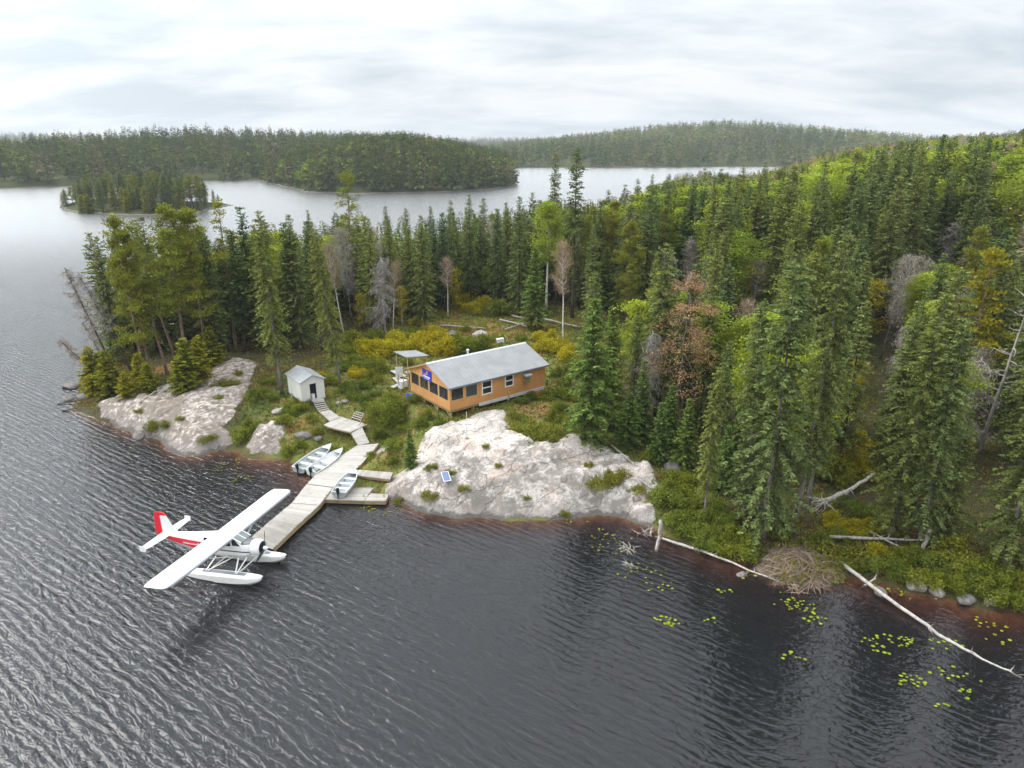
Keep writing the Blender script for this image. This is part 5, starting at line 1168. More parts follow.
deck('side_dock', [(364.6, 500.6), (370.5, 493.2)], [(385.5, 500.8), (388.5, 494.2)], .46, 'small grey outer piece of the side dock next to the rock', 'deck_grey', 'dock', skirt=.3)
for i, u in enumerate((327, 364, 384)):
    p = at(u, 501, .0); o = MB(); o.tube([(p[0], p[1], -1.6), (p[0], p[1], .62)], [.09, .085], 8); o = o.build('mooring_post', M['old_wood']); tag(o, ('post under the dock end of the side dock', 'middle post along the side dock front', 'post at the rock end of the side dock')[i], 'post', 'posts of the side dock')
deck('boardwalk', [(350.3, 431.5), (358.5, 445.2)], [(362, 427.5), (369.2, 442.8)], [1.75, .95], 'sloping boardwalk ramp from the dock up to the platform', skirt=.12)
deck('boardwalk', [(324, 424.5), (330, 427.2), (350.3, 432)], [(340, 416.5), (352, 420), (367, 424.4)], 1.8, 'wide boardwalk platform where the two stairs meet', skirt=.12)
deck('boardwalk', [(319.8, 411.8), (330, 421)], [(329.5, 409.6), (340.5, 417.2)], [2.05, 1.85], 'short boardwalk between shed stairs and platform', skirt=.1)
def stairs(name, tl, tr, bl, br, zt, zb, n, label):
    A, B, C_2, D_2 = at(*tl, zt), at(*tr, zt), at(*bl, zb), at(*br, zb); root = empty(name, C_2); tag(root, label, 'stairs'); inv = Matrix.Translation(-Vector(C_2))
    for i in range(n):
        t_ = (i + .5) / n; l = A + (C_2 - A) * t_; r_ = B + (D_2 - B) * t_; st = (C_2 - A) / n * .29
        st = np.array([st[0], st[1], 0]); mb = MB(); mb.prism([l - st, r_ - st, r_ + st, l + st], .05); o = mb.build('step', M['deck'], root); o.matrix_parent_inverse = inv
    mb = MB(); mb.beam(A - np.array([0, 0, .16]), C_2 - np.array([0, 0, .16]), .06, .2); mb.beam(B - np.array([0, 0, .16]), D_2 - np.array([0, 0, .16]), .06, .2)
    o = mb.build('stringers', M['deck_grey'], root); o.matrix_parent_inverse = inv
stairs('stairs', (313.5, 401.5), (324, 400.3), (319.8, 411.4), (329.3, 409.2), 2.72, 2.1, 5, 'grey wooden stairs rising to the shed door')
deck('landing', [(309.6, 399.4), (313.3, 401.6)], [(322.5, 397.4), (324.5, 400.2)], 2.74, 'small wooden landing in front of the shed door', cat='landing', skirt=.08)
stairs('stairs', (356.5, 410.6), (364, 412.4), (351, 418), (360.4, 421), 2.5, 1.85, 4, 'small wooden steps uphill from the platform toward the cabin')

# ------------------------------------------------------------------ BOATS
def boat(stern, bow, zs, zb, W, label, mats, n_bench, motor_col, tilt=0.0, motor=True):
    s_, b_ = np.array(stern), np.array(bow); Lb = float(np.linalg.norm(b_ - s_)); ang = math.atan2(b_[1] - s_[1], b_[0] - s_[0])
    root = empty('aluminium_boat', (s_[0], s_[1], zs), 0); root.rotation_euler = (Matrix.Rotation(ang, 4, 'Z') @ Matrix.Rotation(-math.atan2(zb - zs, Lb), 4, 'Y') @ Matrix.Rotation(tilt, 4, 'X')).to_euler()
    tag(root, label, 'boat', 'aluminium fishing boats at the dock')
    st = np.linspace(0, 1, 13); out = []; inn = []; gun = []
    for t_ in st:
        b = W / 2 * (.86 + .14 * min(1, t_ * 4)) * (1 - max(0, (t_ - .45) / .55) ** 2.1) + .012; k = .0 + .33 * max(0, (t_ - .6) / .4) ** 2; g = .56 + .16 * t_ ** 2
        ch_ = b * .80; zc_ = k + .10 + .1 * max(0, (t_ - .6) / .4)
        P = [(-b, g), (-b * .95, (g + zc_) / 2), (-ch_, zc_), (-ch_ * .5, k + .03), (0, k), (ch_ * .5, k + .03), (ch_, zc_), (b * .95, (g + zc_) / 2), (b, g)]
        out.append([(t_ * Lb, y, z) for y, z in P]); kk = max(.2, 1 - .05 / b) if b > .05 else .5
        inn.append([(min(t_ * Lb + (.03 if t_ < .01 else 0), Lb - .06), y * kk, z + (.04 if abs(y) < b * .97 else -.002)) for y, z in P]); gun.append((t_ * Lb, b, g))
    mb = MB(); mb.loft(out, False, True, False); mb.add(out[0], [tuple(range(9))]); mb.build('hull', M[mats[0]], root)
    mb = MB(); mb.loft(inn, False, True, False); mb.add(inn[0], [tuple(range(9))])
    mb.build('inside', M[mats[1]], root)
    mb = MB(); mb.tube([(x, y, z + .01) for x, y, z in gun], [.035] * 13, 6); mb.tube([(x, -y, z + .01) for x, y, z in gun], [.035] * 13, 6); mb.beam((.015, -W * .43, .56), (.015, W * .43, .56), .06, .06); mb.build('gunwale', M['alu_white'], root)
    for i in range(n_bench):
        x = Lb * (.24 + .22 * i); b = np.interp(x, [g[0] for g in gun], [g[1] for g in gun]) * .93; mb = MB(); mb.box((x, 0, .40), (.32, 2 * b, .05)); mb.box((x, 0, .24), (.26, 1.5 * b, .27)); mb.build('bench', M[mats[2]], root)
    mb = MB(); b = np.interp(Lb * .86, [g[0] for g in gun], [g[1] for g in gun]) * .95; mb.prism([(Lb * .82, -b * 1.12, .655), (Lb * .82, b * 1.12, .655), (Lb * .97, .05, .69), (Lb * .97, -.05, .69)], .03); mb.build('bow_deck', M['alu_white'], root)
    if motor:
        m_ = empty('outboard_motor', (0, 0, 0)); m_.parent = root; mb = MB()
        rr_ = [[(-.12 + .17 * q * math.cos(a), .14 * q * math.sin(a), z) for a in [i * math.pi / 6 for i in range(12)]] for z, q in ((.62, .8), (.68, 1), (.92, 1.05), (1.02, .75))]; mb.loft(rr_); mb.build('motor_cowl', M[motor_col], m_)
        mb = MB(); mb.box((-.14, 0, .25), (.12, .07, .8)); mb.box((-.05, 0, .55), (.16, .2, .12)); mb.box((-.18, 0, -.2), (.34, .06, .1)); mb.build('motor_leg', M['dark_metal'], m_)
        mb = MB(); mb.beam((.0, 0, .72), (.5, .08, .78), .04, .04); mb.build('tiller', M['black_plastic'], m_)
    return root
boat(at(298.5, 469.5, .5), at(331.4, 445.2, .9), .12, .38, 1.7, 'larger grey green boat pulled up on the grassy bank', ('alu', 'boat_in', 'alu_white'), 3, 'black_plastic')
boat(at(311.5, 473.0, .5), at(342.6, 449.5, .9), .14, .38, 1.45, 'narrow white boat pulled up between the grey boat and the dock', ('alu_white', 'alu_white', 'alu_white'), 2, 'black_plastic', .05)
boat(at(338.8, 497.2, .55), at(355.8, 474.8, .62), .47, .52, 1.45, 'aluminium boat with black outboard lying on the low side dock', ('alu', 'alu', 'alu_white'), 3, 'black_plastic')

# ------------------------------------------------------------------ FLOATPLANE
t = NT('fuselage_paint'); oc = t.objc(); sx = t.sepx(oc); x_, z_ = sx[0], sx[2]
zl = t.math('MULTIPLY_ADD', t.math('ADD', x_, 2.0), -.125, 1.60); zh = t.math('MULTIPLY_ADD', t.math('ADD', x_, 2.0), -.005, 2.30)
def band(a, b, lo, hi):  # 1 where lo<z<hi
    return t.math('MULTIPLY', t.math('GREATER_THAN', z_, lo), t.math('LESS_THAN', z_, hi))
aft = t.math('MULTIPLY', t.math('LESS_THAN', x_, -1.9), t.math('GREATER_THAN', x_, -5.75))
red = t.math('MULTIPLY', aft, band(0, 0, zl, zh)); blk = t.math('MULTIPLY', aft, band(0, 0, t.math('SUBTRACT', zl, .12), t.math('SUBTRACT', zl, .045)))
fwd = t.math('MULTIPLY', t.math('GREATER_THAN', x_, -1.9), band(0, 0, 1.76, 1.86)); blk = t.math('MAXIMUM', blk, fwd)
c = t.mix(t.noise(oc, 2, 3), (.67, .67, .66), (.73, .73, .72)); c = t.mix(red, c, (.60, .012, .035)); c = t.mix(blk, c, (.03, .03, .06)); c = t.mix(t.math('MULTIPLY', t.math('GREATER_THAN', x_, 1.36), t.math('GREATER_THAN', z_, 2.36)), c, (.10, .10, .105))
M['fuselage'] = t.bsdf(c, .35, 0, .5)
pl = empty('floatplane', (-20.48, 45.16, .02)); pl.rotation_euler = (math.radians(-1.4), math.radians(-3.6), math.radians(-15.2)); tag(pl, 'white floatplane with red tail stripe and red rudder moored at the dock end', 'floatplane')
def srect(x, zb, zt, hw, n=20, e=.55):
    zc_, hz_ = (zb + zt) / 2, (zt - zb) / 2
    return [(x, math.copysign(abs(math.cos(a)) ** e, math.cos(a)) * hw, zc_ + math.copysign(abs(math.sin(a)) ** e, math.sin(a)) * hz_) for a in [2 * math.pi * k / n for k in range(n)]]
mb = MB(); mb.loft([srect(*q) for q in ((1.95, 1.42, 2.5, .55, 20, .8), (1.5, 1.3, 2.52, .61), (1.42, 1.29, 2.53, .615), (.72, 1.22, 2.86, .62), (-1.0, 1.2, 2.86, .62), (-1.9, 1.22, 2.74, .60), (-3, 1.36, 2.62, .50), (-4.4, 1.64, 2.54, .34), (-5.85, 1.98, 2.46, .12))])
fu = mb.build('fuselage', M['fuselage'], pl)
mb = MB(); rg = [(1.94, .50), (2.0, .57), (2.4, .60), (2.68, .57), (2.75, .50), (2.70, .45), (2.45, .43)]
rings = [[(x, math.cos(a) * q, 1.97 + math.sin(a) * q) for a in [2 * math.pi * k / 24 for k in range(24)]] for x, q in rg]; mb.loft(rings, False); cw = mb.build('cowling', M['white_paint'], pl)
mb = MB(); mb.tube([(2.44, 0, 1.97), (2.46, 0, 1.97)], [.44, .44], 20)
for k in range(9):
    a = 2 * math.pi * k / 9; mb.tube([(2.58, math.cos(a) * .14, 1.97 + math.sin(a) * .14), (2.58, math.cos(a) * .40, 1.97 + math.sin(a) * .40)], [.09, .10], 7)
mb.tube([(2.46, 0, 1.97), (2.85, 0, 1.97)], [.15, .12], 10); mb.build('engine', M['engine'], cw)
pr = empty('propeller'); pr.parent = pl; mb = MB(); mb.loft([[(x, math.cos(a) * q, 1.97 + math.sin(a) * q) for a in [2 * math.pi * k / 14 for k in range(14)]] for x, q in ((2.84, .16), (2.95, .16), (3.08, .10), (3.15, .02))]); mb.build('spinner', M['white_paint'], pr)
for k in range(3):
    a = math.radians(80 + 120 * k); R3 = Matrix.Rotation(a, 3, 'X'); mb = MB()
    rings = [[Vector((2.92, 0, 1.97)) + R3 @ Vector(p) for p in ((-th * math.cos(tw) - ch / 2 * math.sin(tw), y, -ch / 2 * math.cos(tw) + th * math.sin(tw)), (th * math.cos(tw) - ch / 2 * math.sin(tw) * .9, y, -ch / 2 * math.cos(tw)), (th * math.cos(tw) + ch / 2 * math.sin(tw), y, ch / 2 * math.cos(tw)), (-th * math.cos(tw) + ch / 2 * math.sin(tw), y, ch / 2 * math.cos(tw)))] for y, ch, th, tw in ((.12, .10, .04, 1.0), (.5, .18, .025, .7), (1.0, .16, .015, .45), (1.28, .07, .01, .35))]
    mb.loft(rings, True, False); mb.build('propeller_blade', M['dark_metal'], pr)
# wings: airfoil loft tip to tip, centre carry-through included
def foil(y, le, te, z, th):
    c = le - te; up = [(0, .0), (.05, .55), (.2, .95), (.4, 1.0), (.7, .6), (1, .06)]; lo = [(1, -.04), (.7, -.2), (.4, -.35), (.15, -.38), (.03, -.25)]
    return [(le - c * a, y, z + th * b) for a, b in up + lo]
for s in (1, -1):
    mb = MB(); mb.loft([foil(s * y, le, te, 2.84 + .012 * y, th) for y, le, te, th in ((.02, .78, -1.08, .17), (3, .78, -1.08, .17), (6.6, .78, -1.08, .17), (7.05, .74, -1.02, .14), (7.3, .5, -.9, .05))]); wg = mb.build('wing', M['white_paint'], pl)
    mb = MB(); mb.beam((-.62, s * .8, 2.918), (-.62, s * 6.7, 2.985), .03, .012)
    for yy in (3.6, 6.7): mb.beam((-.64, s * yy, 2.90 + .012 * yy), (-1.05, s * yy, 2.86 + .012 * yy), .03, .03); mb.build('flap_gap', M['wing_grey'], wg)
    mb = MB(); mb.tube([(.79, s * .7, 2.80), (.79, s * 6.9, 2.875)], [.07, .07], 10); mb.build('leading_edge', M['wing_grey'], wg)
    mb = MB(); mb.beam((.25, s * .62, 1.32), (.1, s * 3.5, 2.83), .14, .05); mb.build('wing_strut', M['float_white'], pl)
    # tailplane with end fins
    mb = MB(); mb.loft([foil(s * y, le, te, 2.36, th) for y, le, te, th in ((.05, -5.0, -5.98, .06), (2.0, -5.2, -5.9, .05), (2.35, -5.3, -5.82, .03))]); tp = mb.build('tailplane', M['white_paint'], pl)
    mb = MB(); mb.prism([(-5.3, s * 2.36, 2.58), (-5.8, s * 2.36, 2.62), (-5.8, s * 2.4, 2.62), (-5.3, s * 2.4, 2.58)], .42); mb.build('end_fin', M['white_paint'], tp)
    # float
    yc = s * 1.5; mb = MB(); rings = []
    for x, hw, zt, zk, zc_ in ((-3.9, .10, .50, .30, .36), (-3.2, .26, .50, .0, .2), (-1.8, .36, .52, -.18, .08), (-.35, .42, .54, -.30, .02), (-.3, .42, .54, -.38, -.02), (1.2, .42, .55, -.36, .02), (2.4, .38, .56, -.18, .14), (3.1, .26, .58, .12, .30), (3.45, .10, .60, .42, .48)):
        rings.append([(x, yc + a * hw, z) for a, z in ((-.85, zt), (-.4, zt + .05), (.4, zt + .05), (.85, zt), (1, zt - .08), (1, zc_), (.5, (zc_ + zk) / 2), (0, zk), (-.5, (zc_ + zk) / 2), (-1, zc_), (-1, zt - .08))])
    mb.loft(rings, True, False); fl = mb.build('float', M['float_white'], pl)
    mb = MB(); mb.box((.3, yc, .605), (3.6, .34, .012)); mb.build('float_walkway', M['grey_plastic'] if False else M['wing_grey'], fl)
    mb = MB(); mb.loft([[(x, yc + a * .1, z) for a, z in ((-1, .46), (1, .46), (1, .56), (-1, .56))] for x in (3.4, 3.56)], True, False); mb.build('bow_bumper', M['black_plastic'], fl)
    for A, B in (((1.75, .62 * s, 1.45), (1.35, yc, .6)), ((1.9, .5 * s, 1.5), (2.15, yc, .6)) if False else ((1.0, .6 * s, 1.32), (1.25, yc, .6)), ((-.9, .6 * s, 1.28), (-1.25, yc, .56)), ((1.7, .6 * s, 1.42), (-1.1, yc, .56)) if False else ((.5, .6 * s, 1.3), (-1.15, yc, .56))):
        mb = MB(); mb.beam(A, B, .09, .04); mb.build('float_strut', M['float_white'], pl)
    # side glass
    mb = MB()
    for a, b in ((1.22, .62), (.5, -.25), (-.37, -1.1), (-1.25, -1.7)): yy = s * (.628 if a > -1 else .612); mb.prism([(a - (.35 if a > 1 else 0), yy - .012 * s, 2.72), (b, yy - .012 * s, 2.72), (b, yy + .012 * s, 2.72), (a - (.35 if a > 1 else 0), yy + .012 * s, 2.72)], .5) if a <= 1 else mb.add([(1.28, yy, 2.28), (.66, yy, 2.28), (.66, yy, 2.78), (.84, yy, 2.78), (1.28, yy - .03 * s, 2.28), (.66, yy - .03 * s, 2.28), (.66, yy - .03 * s, 2.78), (.84, yy - .03 * s, 2.78)], [(0, 1, 2, 3), (0, 3, 7, 4), (0, 4, 5, 1), (2, 1, 5, 6), (3, 2, 6, 7)])
    mb.build('side_window', M['window'], pl)
    # white script on the red band, too small to read
    mb = MB(); r = random.Random(4); xx = -2.25 if s < 0 else -3.75; k = 0
    while k < 13:
        h_ = .2 if (k == (0 if s > 0 else 12)) else .09; x0 = -3.75 + k * .115; yb = np.interp(x0, [-4.4, -3, -1.9], [.34, .50, .60]) + .006
        mb.beam((x0, s * yb, 1.97), (x0 + .05, s * (yb + .005), 1.97 + h_), .02, .045); mb.beam((x0 + .05, s * (yb + .005), 1.97 + h_ * .9), (x0 + .1, s * (yb + .01), 1.98), .02, .03); k += 1
    mb.build('lettering', M['white_paint'], pl)
mb = MB()
for s in (1, -1): mb.add([(1.47, s * .03, 2.55), (1.43, s * .54, 2.53), (.80, s * .54, 2.835), (.80, s * .03, 2.865), (1.41, s * .03, 2.50), (1.37, s * .54, 2.48), (.74, s * .54, 2.785), (.74, s * .03, 2.815)], [(0, 1, 2, 3), (4, 7, 6, 5), (0, 4, 5, 1), (1, 5, 6, 2), (2, 6, 7, 3), (3, 7, 4, 0)])
mb.build('windscreen', worn('windscreen_glass', (.13, .16, .16), .06, .2, 2, 0, .6), pl)
mb = MB(); mb.beam((1.45, 0, 2.57), (.78, 0, 2.88), .05, .03)
for s in (1, -1): mb.beam((1.43, s * .57, 2.54), (.78, s * .57, 2.85), .06, .05)
mb.build('windscreen_frame', M['white_paint'], pl)
def plate(pts, th, name, mat, par):
    n = len(pts); vs = [(x, th, z) for x, z in pts] + [(x, -th, z) for x, z in pts]
    mb = MB(); mb.add(vs, [tuple(range(n)), tuple(range(2 * n - 1, n - 1, -1))] + [(i, n + i, n + (i + 1) % n, (i + 1) % n) for i in range(n)]); return mb.build(name, M[mat], par)
plate([(-4.2, 2.45), (-4.75, 2.85), (-5.3, 3.85), (-5.75, 3.85), (-5.78, 2.45)], .05, 'tail_fin', 'white_paint', pl)
plate([(-5.2, 3.87), (-5.35, 4.02), (-5.55, 4.12), (-6.05, 4.12), (-6.3, 3.95), (-6.42, 2.5), (-6.2, 2.15), (-5.88, 2.12), (-5.80, 3.0), (-5.78, 3.87)], .04, 'rudder', 'red_paint', pl)
for x in (1.2, -1.2): mb = MB(); mb.tube([(x, -1.2, .42), (x, 1.2, .42)], [.05, .05], 8); mb.build('spreader_bar', M['float_white'], pl)
mb = MB(); mb.tube([(.2, 0, 2.98), (.1, 0, 3.4)], [.012, .008], 5); mb.build('antenna', M['dark_metal'], pl)

# ------------------------------------------------------------------ LOGS AND DRIFTWOOD
def log(name, pts, r0, r1, mat, label, group=None, stubs=10, ln=.6, seed=1, cat='log', root=0, sag=0):
    r = np.random.default_rng(seed); P = [np.array(p, float) for p in pts]; full = []
    for a, b in zip(P, P[1:]):
        for k in range(5): full.append(a + (b - a) * k / 5 + r.normal(size=3) * r0 * .22 * (k > 0))
    full.append(P[-1]); n = len(full); rs = [r0 + (r1 - r0) * i / (n - 1) for i in range(n)]
    e = empty(name, full[0]); tag(e, label, cat, group); inv = np.array(full[0]); full = [p - inv for p in full]
    mb = MB(); mb.tube(full, rs, 8); mb.build('trunk', M[mat], e)
    mb = MB(); ax = unit(full[-1] - full[0])
    for i in range(stubs):
        k = r.uniform(.3, .97) * (n - 1); i0 = int(k); p = full[i0] + (full[min(i0 + 1, n - 1)] - full[i0]) * (k - i0)
        d = unit(rdir(r, 1)[0] + ax * .6 + np.array([0, 0, .35])); mb.tube(limb_path(r, p, d, ln * r.uniform(.3, 1.2), .2, 3), [r1 * .7 + .012, r1 * .5 + .008, .012, .005], 4, False)
    for i in range(root):
        d = unit(rdir(r, 1)[0] - ax * .55); q = limb_path(r, full[0], d, ln * r.uniform(.9, 2.2), .3, 5); mb.tube(q, [r0 * .5, r0 * .36, r0 * .25, r0 * .16, r0 * .1, .008], 5, False)
        for j in (2, 3, 4): mb.tube(limb_path(r, q[j], rdir(r, 1)[0], ln * .6, .3, 3), [r0 * .16, r0 * .1, .012, .006], 4, False)
    if mb.v: mb.build('roots' if root else 'branches', M[mat], e)
    return e
LG = 'fallen trunks along the shore'
log('fallen_log', [atg(655, 535, .25), at(700, 550, .3), at(785, 584, .02)], .14, .05, 'driftwood', 'white fallen trunk lying from the bare rock into the water', LG, 16, .5, 1)
log('fallen_log', [atg(838, 566, .35), at(900, 607, .3), at(948, 640, .05), at(990, 663, -.02), at(1022, 678, -.1)], .14, .05, 'driftwood', 'long white trunk reaching far out into the lake beyond the lodge', LG, 14, .6, 2)
log('fallen_log', [atg(828, 543, .5), atg(925, 549, .7)], .14, .07, 'deadwood', 'grey log lying level on the bank below the bank spruces', LG, 10, .9, 3)
log('fallen_log', [atg(822, 518, 1.5), atg(846, 508, 1.6), atg(872, 486, 1.2)], .18, .12, 'driftwood', 'uprooted silvery trunk with spreading roots above the lodge', LG, 6, .8, 4, root=13)
log('fallen_log', [atg(611, 447, .2), atg(668, 498, .3)], .11, .05, 'deadwood', 'grey pole lying down the right side of the bare rock', LG, 8, .5, 5)
log('fallen_log', [atg(628, 474, .15), atg(667, 503, .3)], .10, .05, 'deadwood', 'second pole below the first on the bare rock', LG, 5, .4, 6)
log('fallen_log', [at(656, 552, -.2), at(660, 535, 1.0), at(661, 520, 2.1)], .13, .16, 'deadwood', 'crooked grey stump standing up out of the water at the log', LG, 4, .4, 7)
log('fallen_log', [atg(176, 386, .25), atg(118, 421, .2)], .13, .06, 'deadwood', 'grey trunk lying slantwise across the pale rock of the point', LG, 8, .5, 8)
log('fallen_log', [atg(156, 393, .2), atg(140, 406, .3)], .12, .07, 'deadwood', 'short grey log higher on the slanted rock', LG, 4, .4, 9)
log('fallen_log', [at(62, 411, .05), at(88, 406, .25), atg(104, 400, .3)], .07, .1, 'bark_dark', 'thin dark log in the water off the tip of the point', LG, 5, .5, 10)
log('fallen_log', [at(57, 404, .05), at(76, 401, .2), at(94, 398, .5)], .05, .08, 'bark_dark', 'thinnest dark branch in the water beyond the tip', LG, 4, .4, 11)
log('fallen_log', [atg(862, 585, .15), at(876, 578, .7)], .09, .05, 'driftwood', 'short pale branch sticking up by the long trunk', LG, 5, .7, 12)
log('fallen_log', [atg(912, 560, .4), atg(868, 538, .6)], .1, .05, 'deadwood', 'thin log leaning behind the level grey log', LG, 6, .6, 13)
log('fallen_log', [atg(1004, 580, .4), at(1040, 600, .3)], .13, .1, 'driftwood', 'pale log at the right edge of the bank', LG, 4, .5, 14)
log('stump', [atg(921, 556, -.1), atg(921, 556) + np.array([.35, .2, 2.1])], .17, .14, 'deadwood', 'leaning grey broken post on the bank', None, 2, .3, 15, 'stump')
log('stump', [atg(292, 398, -.1) + np.array([-26.5 * 0, 0, 0]), atg(292, 398) + np.array([.05, 0, .5])], .15, .13, 'deadwood', 'low cut stump beside the shed', None, 0, .2, 16, 'stump')
for i, (a, b, l) in enumerate([((440, 328), (486, 331), 'long grey timber across the bare ground behind the cabin'), ((500, 322), (530, 330), 'grey timber on the brush pile behind the cabin'), ((512, 318), (545, 324), 'upper timber on the brush pile behind the cabin'), ((536, 320), (580, 330), 'thin trunk lying toward the white birch'), ((505, 332), (526, 326), 'crossed timber on the brush pile')]):
    log('fallen_log', [atg(*a, .35), atg(*b, .4)], .17, .1, 'deadwood', l, 'timber behind the cabin', 6, .7, 30 + i)
def drift(u, v, label, seed, w_=1.0):
    r = np.random.default_rng(seed); p = at(u, v, 0.0); e = empty('driftwood', p); tag(e, label, 'driftwood', 'driftwood tangles by the rock'); mb = MB()
    for i in range(16):
        d = rdir(r, 1, .4)[0]; d[2] = abs(d[2]) * .6; mb.tube(limb_path(r, (r.normal() * .2 * w_, r.normal() * .2 * w_, -.08), d, w_ * r.uniform(.4, 1.1), .3, 4), [.05, .04, .03, .02, .008], 5, False)
    mb.build('branches', M['driftwood'], e)
drift(627, 548, 'upper pale tangle of driftwood in the water off the bare rock', 1, .9); drift(630, 565, 'lower pale tangle of driftwood in the water off the bare rock', 2, .8); drift(646, 533, 'grey tangle of twigs between rock and stump', 3, 1.1)

# ------------------------------------------------------------------ BEAVER LODGE
r = np.random.default_rng(8); p = atg(800, 562); lod = empty('beaver_lodge', (p[0], p[1], 0)); tag(lod, 'beaver lodge, a low mound of brown sticks at the water edge', 'beaver lodge')
mb = MB(); nn = 28; RR = [(2.9, -.4), (2.4, .2), (1.7, .55), (.9, .85), (.3, .95)]
mb.loft([[(math.cos(a) * q * 1.25 * r.uniform(.92, 1.08), math.sin(a) * q * r.uniform(.92, 1.08), z + r.normal() * .05) for a in [2 * math.pi * k / nn for k in range(nn)]] for q, z in RR]); mb.build('mound', worn('lodge_mud', (.13, .095, .065), .9, .3, 3), lod)
mb = MB()
for i in range(720):
    a = r.random() * 6.28; q = r.random() ** .6 * 2.75 * (1 + .25 * math.sin(3 * a + 1)); z = np.interp(q, [.3, .9, 1.7, 2.4, 3.3], [.95, .85, .55, .2, -.1]) + r.uniform(.0, .16)
    c_ = np.array([math.cos(a) * q * 1.25, math.sin(a) * q, z]); dn = r.uniform(-.9, .9) + (a if r.random() < .5 else 0); d = np.array([math.cos(dn), math.sin(dn), -.32 * (math.cos(dn - a)) + r.normal() * .28]); l_ = r.uniform(.2, 1.0); rr_ = r.uniform(.012, .035)
    mb.tube([c_ - d * l_, c_ + d * l_ * .1 + np.array([0, 0, .03]), c_ + d * l_], [rr_, rr_, rr_ * .6], 4, False, False)
o = mb.build('sticks', M['sticks'], lod); o['kind'] = 'stuff'

# ------------------------------------------------------------------ BOULDERS
M['boulder'] = M['land'] if False else worn('boulder_stone', (.17, .157, .147), .9, .35, 2.2, 0, .1, (.12, .11, .09), .03)
M['boulder_pale'] = worn('pale_boulder_stone', (.33, .30, .275), .9, .25, 2.2, 0, .1, (.22, .2, .18), .03)
def boulder(u, v, w_, h_, label, seed, mat='boulder'):
    r = np.random.default_rng(seed); p = atg(u, v); import bmesh
    bm = bmesh.new(); bmesh.ops.create_icosphere(bm, subdivisions=3, radius=1.0); ax = rdir(r, 7); cut = r.uniform(.62, .92, 7)
    for vt_ in bm.verts:
        c = np.array(vt_.co); 
        for a, k in zip(ax, cut):
            dd = c @ a
            if dd > k: c = c - a * (dd - k) * .85
        c = c * (1 + .08 * math.sin(c[0] * 5 + seed) * math.sin(c[1] * 4)); vt_.co = (c[0] * w_, c[1] * w_ * .75, c[2] * h_)
    me = bpy.data.meshes.new('boulder'); bm.to_mesh(me); bm.free(); me.materials.append(M[mat]); o = mobj('boulder', me); o.location = (p[0], p[1], max(p[2], -.1) + h_ * .25); o.rotation_euler = (0, 0, r.random() * 6.28); tag(o, label, 'boulder', 'boulders along the shore')
for i, (u, v, w_, h_, l) in enumerate([(84, 398, 1.0, .45, 'grey boulder in the water at the tip'), (70, 398, 1.3, .4, 'flat grey boulder farthest out at the tip'), (72, 386, 1.6, .5, 'grey rock shelf off the tip'), (140, 437, .9, .5, 'dark boulder at the waterline below the slanted rock'), (148, 428, .6, .5, 'pointed boulder beside the waterline bush'),
        (278, 412, .8, .35, 'pale flat stone uphill of the middle rock'), (303, 437, .9, .4, 'grey stone in the grass above the beached boats'), (318, 440, .6, .3, 'smaller grey stone above the beached boats'), (346, 402, .5, .25, 'pale stone uphill of the platform'), (338, 404, .4, .2, 'small pale stone beside the shed stairs'),
        (742, 575, .45, .3, 'dark stone beside the white log'), (916, 588, .7, .4, 'pale stone at the bank edge'), (937, 594, .55, .4, 'round pale stone at the bank edge'), (965, 600, .8, .35, 'flat brown stone at the bank edge'), (990, 602, .6, .35, 'stone near the picture edge on the bank'),
        (880, 592, .6, .3, 'stone under the long trunk'), (672, 470, .8, .6, 'grey boulder at the foot of the trees by the bare rock'), (480, 336, 1.2, .7, 'pale boulder on the bare ground behind the cabin'), (452, 335, 1.0, .5, 'grey boulder in the brush behind the cabin'), (366, 455, .6, .3, 'stone beside the top of the dock')]):
    boulder(u, v, w_, h_, l, 60 + i, 'boulder_pale' if ('pale' in l) else 'boulder')

# ------------------------------------------------------------------ SOLAR PANEL
p = atg(446, 479); so_ = empty('solar_panel', p + np.array([0, 0, .12]), .25); so_.scale = (.78, .78, .78); so_.rotation_euler = (math.radians(24), 0, .35); tag(so_, 'small blue solar panel leaning on the bare rock', 'solar panel')
mb = MB(); mb.box((0, 0, .12), (.72, 1.25, .02)); mb.build('cells', M['solar'], so_); mb = MB(); frame(mb, (0, 0, .10), (1, 0, 0), (0, 1, 0), -.42, .42, -.69, .69, .055, .05, (0, 0, 1)); mb.build('frame', M['alu_white'], so_)
for sx_ in (-.35, .35): mb = MB(); mb.box((sx_, .62, -.2), (.04, .04, .6)); mb.build('leg', M['alu'], so_)
r = np.random.default_rng(2); P = [atg(u, v, .02) for u, v in ((449, 476), (455, 470), (466, 465), (476, 470), (487, 475), (486, 486), (478, 490))]
P = [P[i] + (P[i + 1] - P[i]) * k / 4 for i in range(len(P) - 1) for k in range(4)]; P = [np.array([q[0], q[1], float(gh(q[0], q[1])) + .02]) for q in P]
mb = MB(); mb.tube(P, [.013] * len(P), 4, False); o = mb.build('cable', M['black_plastic']); tag(o, 'thin dark cable curling over the bare rock from the panel', 'cable')
# antenna mast beside the rock top
p = atg(467, 438); e = empty('mast', p); tag(e, 'thin pale pole standing on the bare rock below the cabin', 'pole'); mb = MB(); mb.tube([(0, 0, -.1), (0, 0, 2.6)], [.022, .018], 6); mb.build('pole', M['alu'], e); mb = MB(); mb.box((0, 0, .02), (.3, .3, .06)); mb.build('base', M['old_wood'], e)

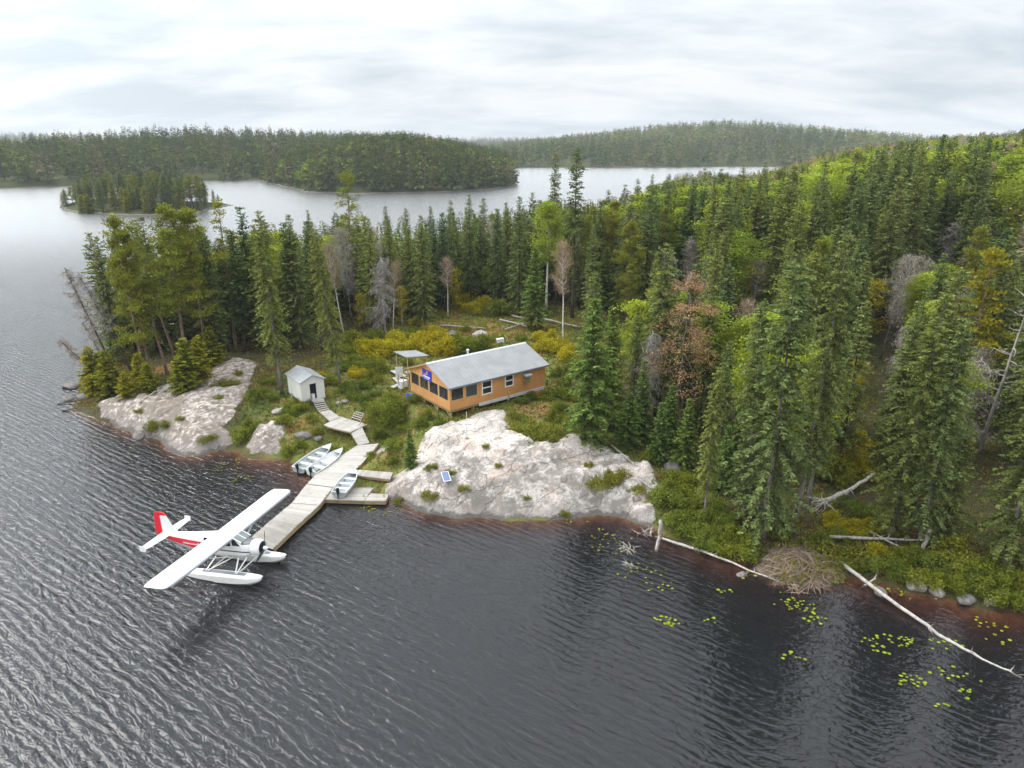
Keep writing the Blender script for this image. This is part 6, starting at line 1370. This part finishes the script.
# ------------------------------------------------------------------ WATER LILIES
def lilies(u, v, n, sp_, label, seed, size=.115, col=(.8, .85, .9), group='lily pad patches by the log shore'):
    r = np.random.default_rng(seed); c = at(u, v, 0.012); mb = MB(); tint = []; pts = []
    k = 0
    n = max(4, int(n * .85))
    while len(pts) < n and k < n * 20:
        k += 1; q = np.array([r.normal() * sp_, r.normal() * sp_ * .7]); s_ = size * r.uniform(.6, 1.2)
        if all((q[0] - a) ** 2 + (q[1] - b) ** 2 > (s_ + s2) ** 2 * .8 for a, b, s2 in pts):
            pts.append((q[0], q[1], s_)); a0 = r.random() * 6.28; z = r.uniform(0, .02)
            ring = [(q[0] + math.cos(a0 + .25 + i * 5.78 / 10) * s_, q[1] + math.sin(a0 + .25 + i * 5.78 / 10) * s_ * .9, z + r.uniform(0, .02)) for i in range(11)]
            mb.add([(q[0], q[1], z)] + ring, [(0, i, i + 1) for i in range(1, 11)]); tb = r.uniform(.7, 1.15); cc_ = np.array([tb, tb * r.uniform(.85, 1.05), tb]) * np.array(col); tint += [cc_] * 12
    me = mb.mesh('lily_pads', M['lily']); tt = np.ones((len(me.vertices), 4), np.float32); tt[:, :3] = tint
    me.attributes.new('tint', 'FLOAT_COLOR', 'POINT').data.foreach_set('color', tt.ravel()); o = mobj('lily_pads', me); o.location = c; tag(o, label, 'lily pads', group)
for i, (u, v, n_, s_, l) in enumerate([(661, 619, 9, .35, 'lily pads, left of the pair nearest the bare rock'), (674, 621, 9, .35, 'lily pads, right of the pair nearest the bare rock'), (713, 621, 4, .2, 'single yellowing lily pad out from the white log'), (797, 604, 34, .75, 'largest lily pad patch below the beaver lodge'), (815, 618, 12, .4, 'lily pads just beyond the largest patch'),
        (792, 657, 9, .3, 'lone lily pad patch in open dark water'), (868, 640, 10, .4, 'lily pads left of the row under the long trunk'), (894, 639, 14, .45, 'lily pads in the middle of the row under the long trunk'), (911, 641, 10, .45, 'lily pads ending the row under the long trunk'), (945, 644, 16, .6, 'lily pads close under the long trunk'),
        (888, 654, 6, .3, 'small lily patch below the row'), (914, 681, 18, .42, 'dense lily patch farthest from shore'), (957, 675, 14, .5, 'lily patch near the outer end of the long trunk'), (964, 691, 6, .25, 'small lily patch below the outer trunk end'), (943, 705, 5, .3, 'faint lily patch lowest in the lake'), (987, 624, 12, .5, 'lily pads inside the bay near the picture edge'),
        (722, 590, 6, .4, 'scattered small pads beside the white log'), (905, 596, 14, .8, 'tiny pads in the brown shallows under the bank'), (745, 577, 8, .5, 'tiny pads in the shallows beside the dark stone'), (1005, 640, 7, .4, 'few pads at the picture edge in the bay')]):
    lilies(u, v, n_, s_, l, 100 + i)
for i, (u, v, n_, s_, l) in enumerate([(600, 535, 16, .9, 'yellow leaves floating off the bare rock'), (612, 548, 16, .7, 'yellow leaves floating near the driftwood tangles'), (640, 572, 22, .8, 'yellow leaves floating outside the driftwood tangles'), (575, 520, 10, .7, 'floating leaves along the foot of the bare rock'), (655, 585, 14, .6, 'outermost yellow floating leaves off the driftwood'),
        (222, 468, 14, .9, 'pale floating leaves in the cove by the slanted rock'), (240, 478, 12, .8, 'pale floating leaves in the cove toward the wing tip'), (234, 462, 10, .7, 'pale floating leaves under the bushes of the cove'), (372, 507, 14, .6, 'floating leaves under the side dock'), (392, 511, 10, .5, 'floating leaves at the rock foot by the side dock')]):
    lilies(u, v, n_, s_, l, 200 + i, .09, (1.0, .85, .8), 'floating leaf patches in the shallows')
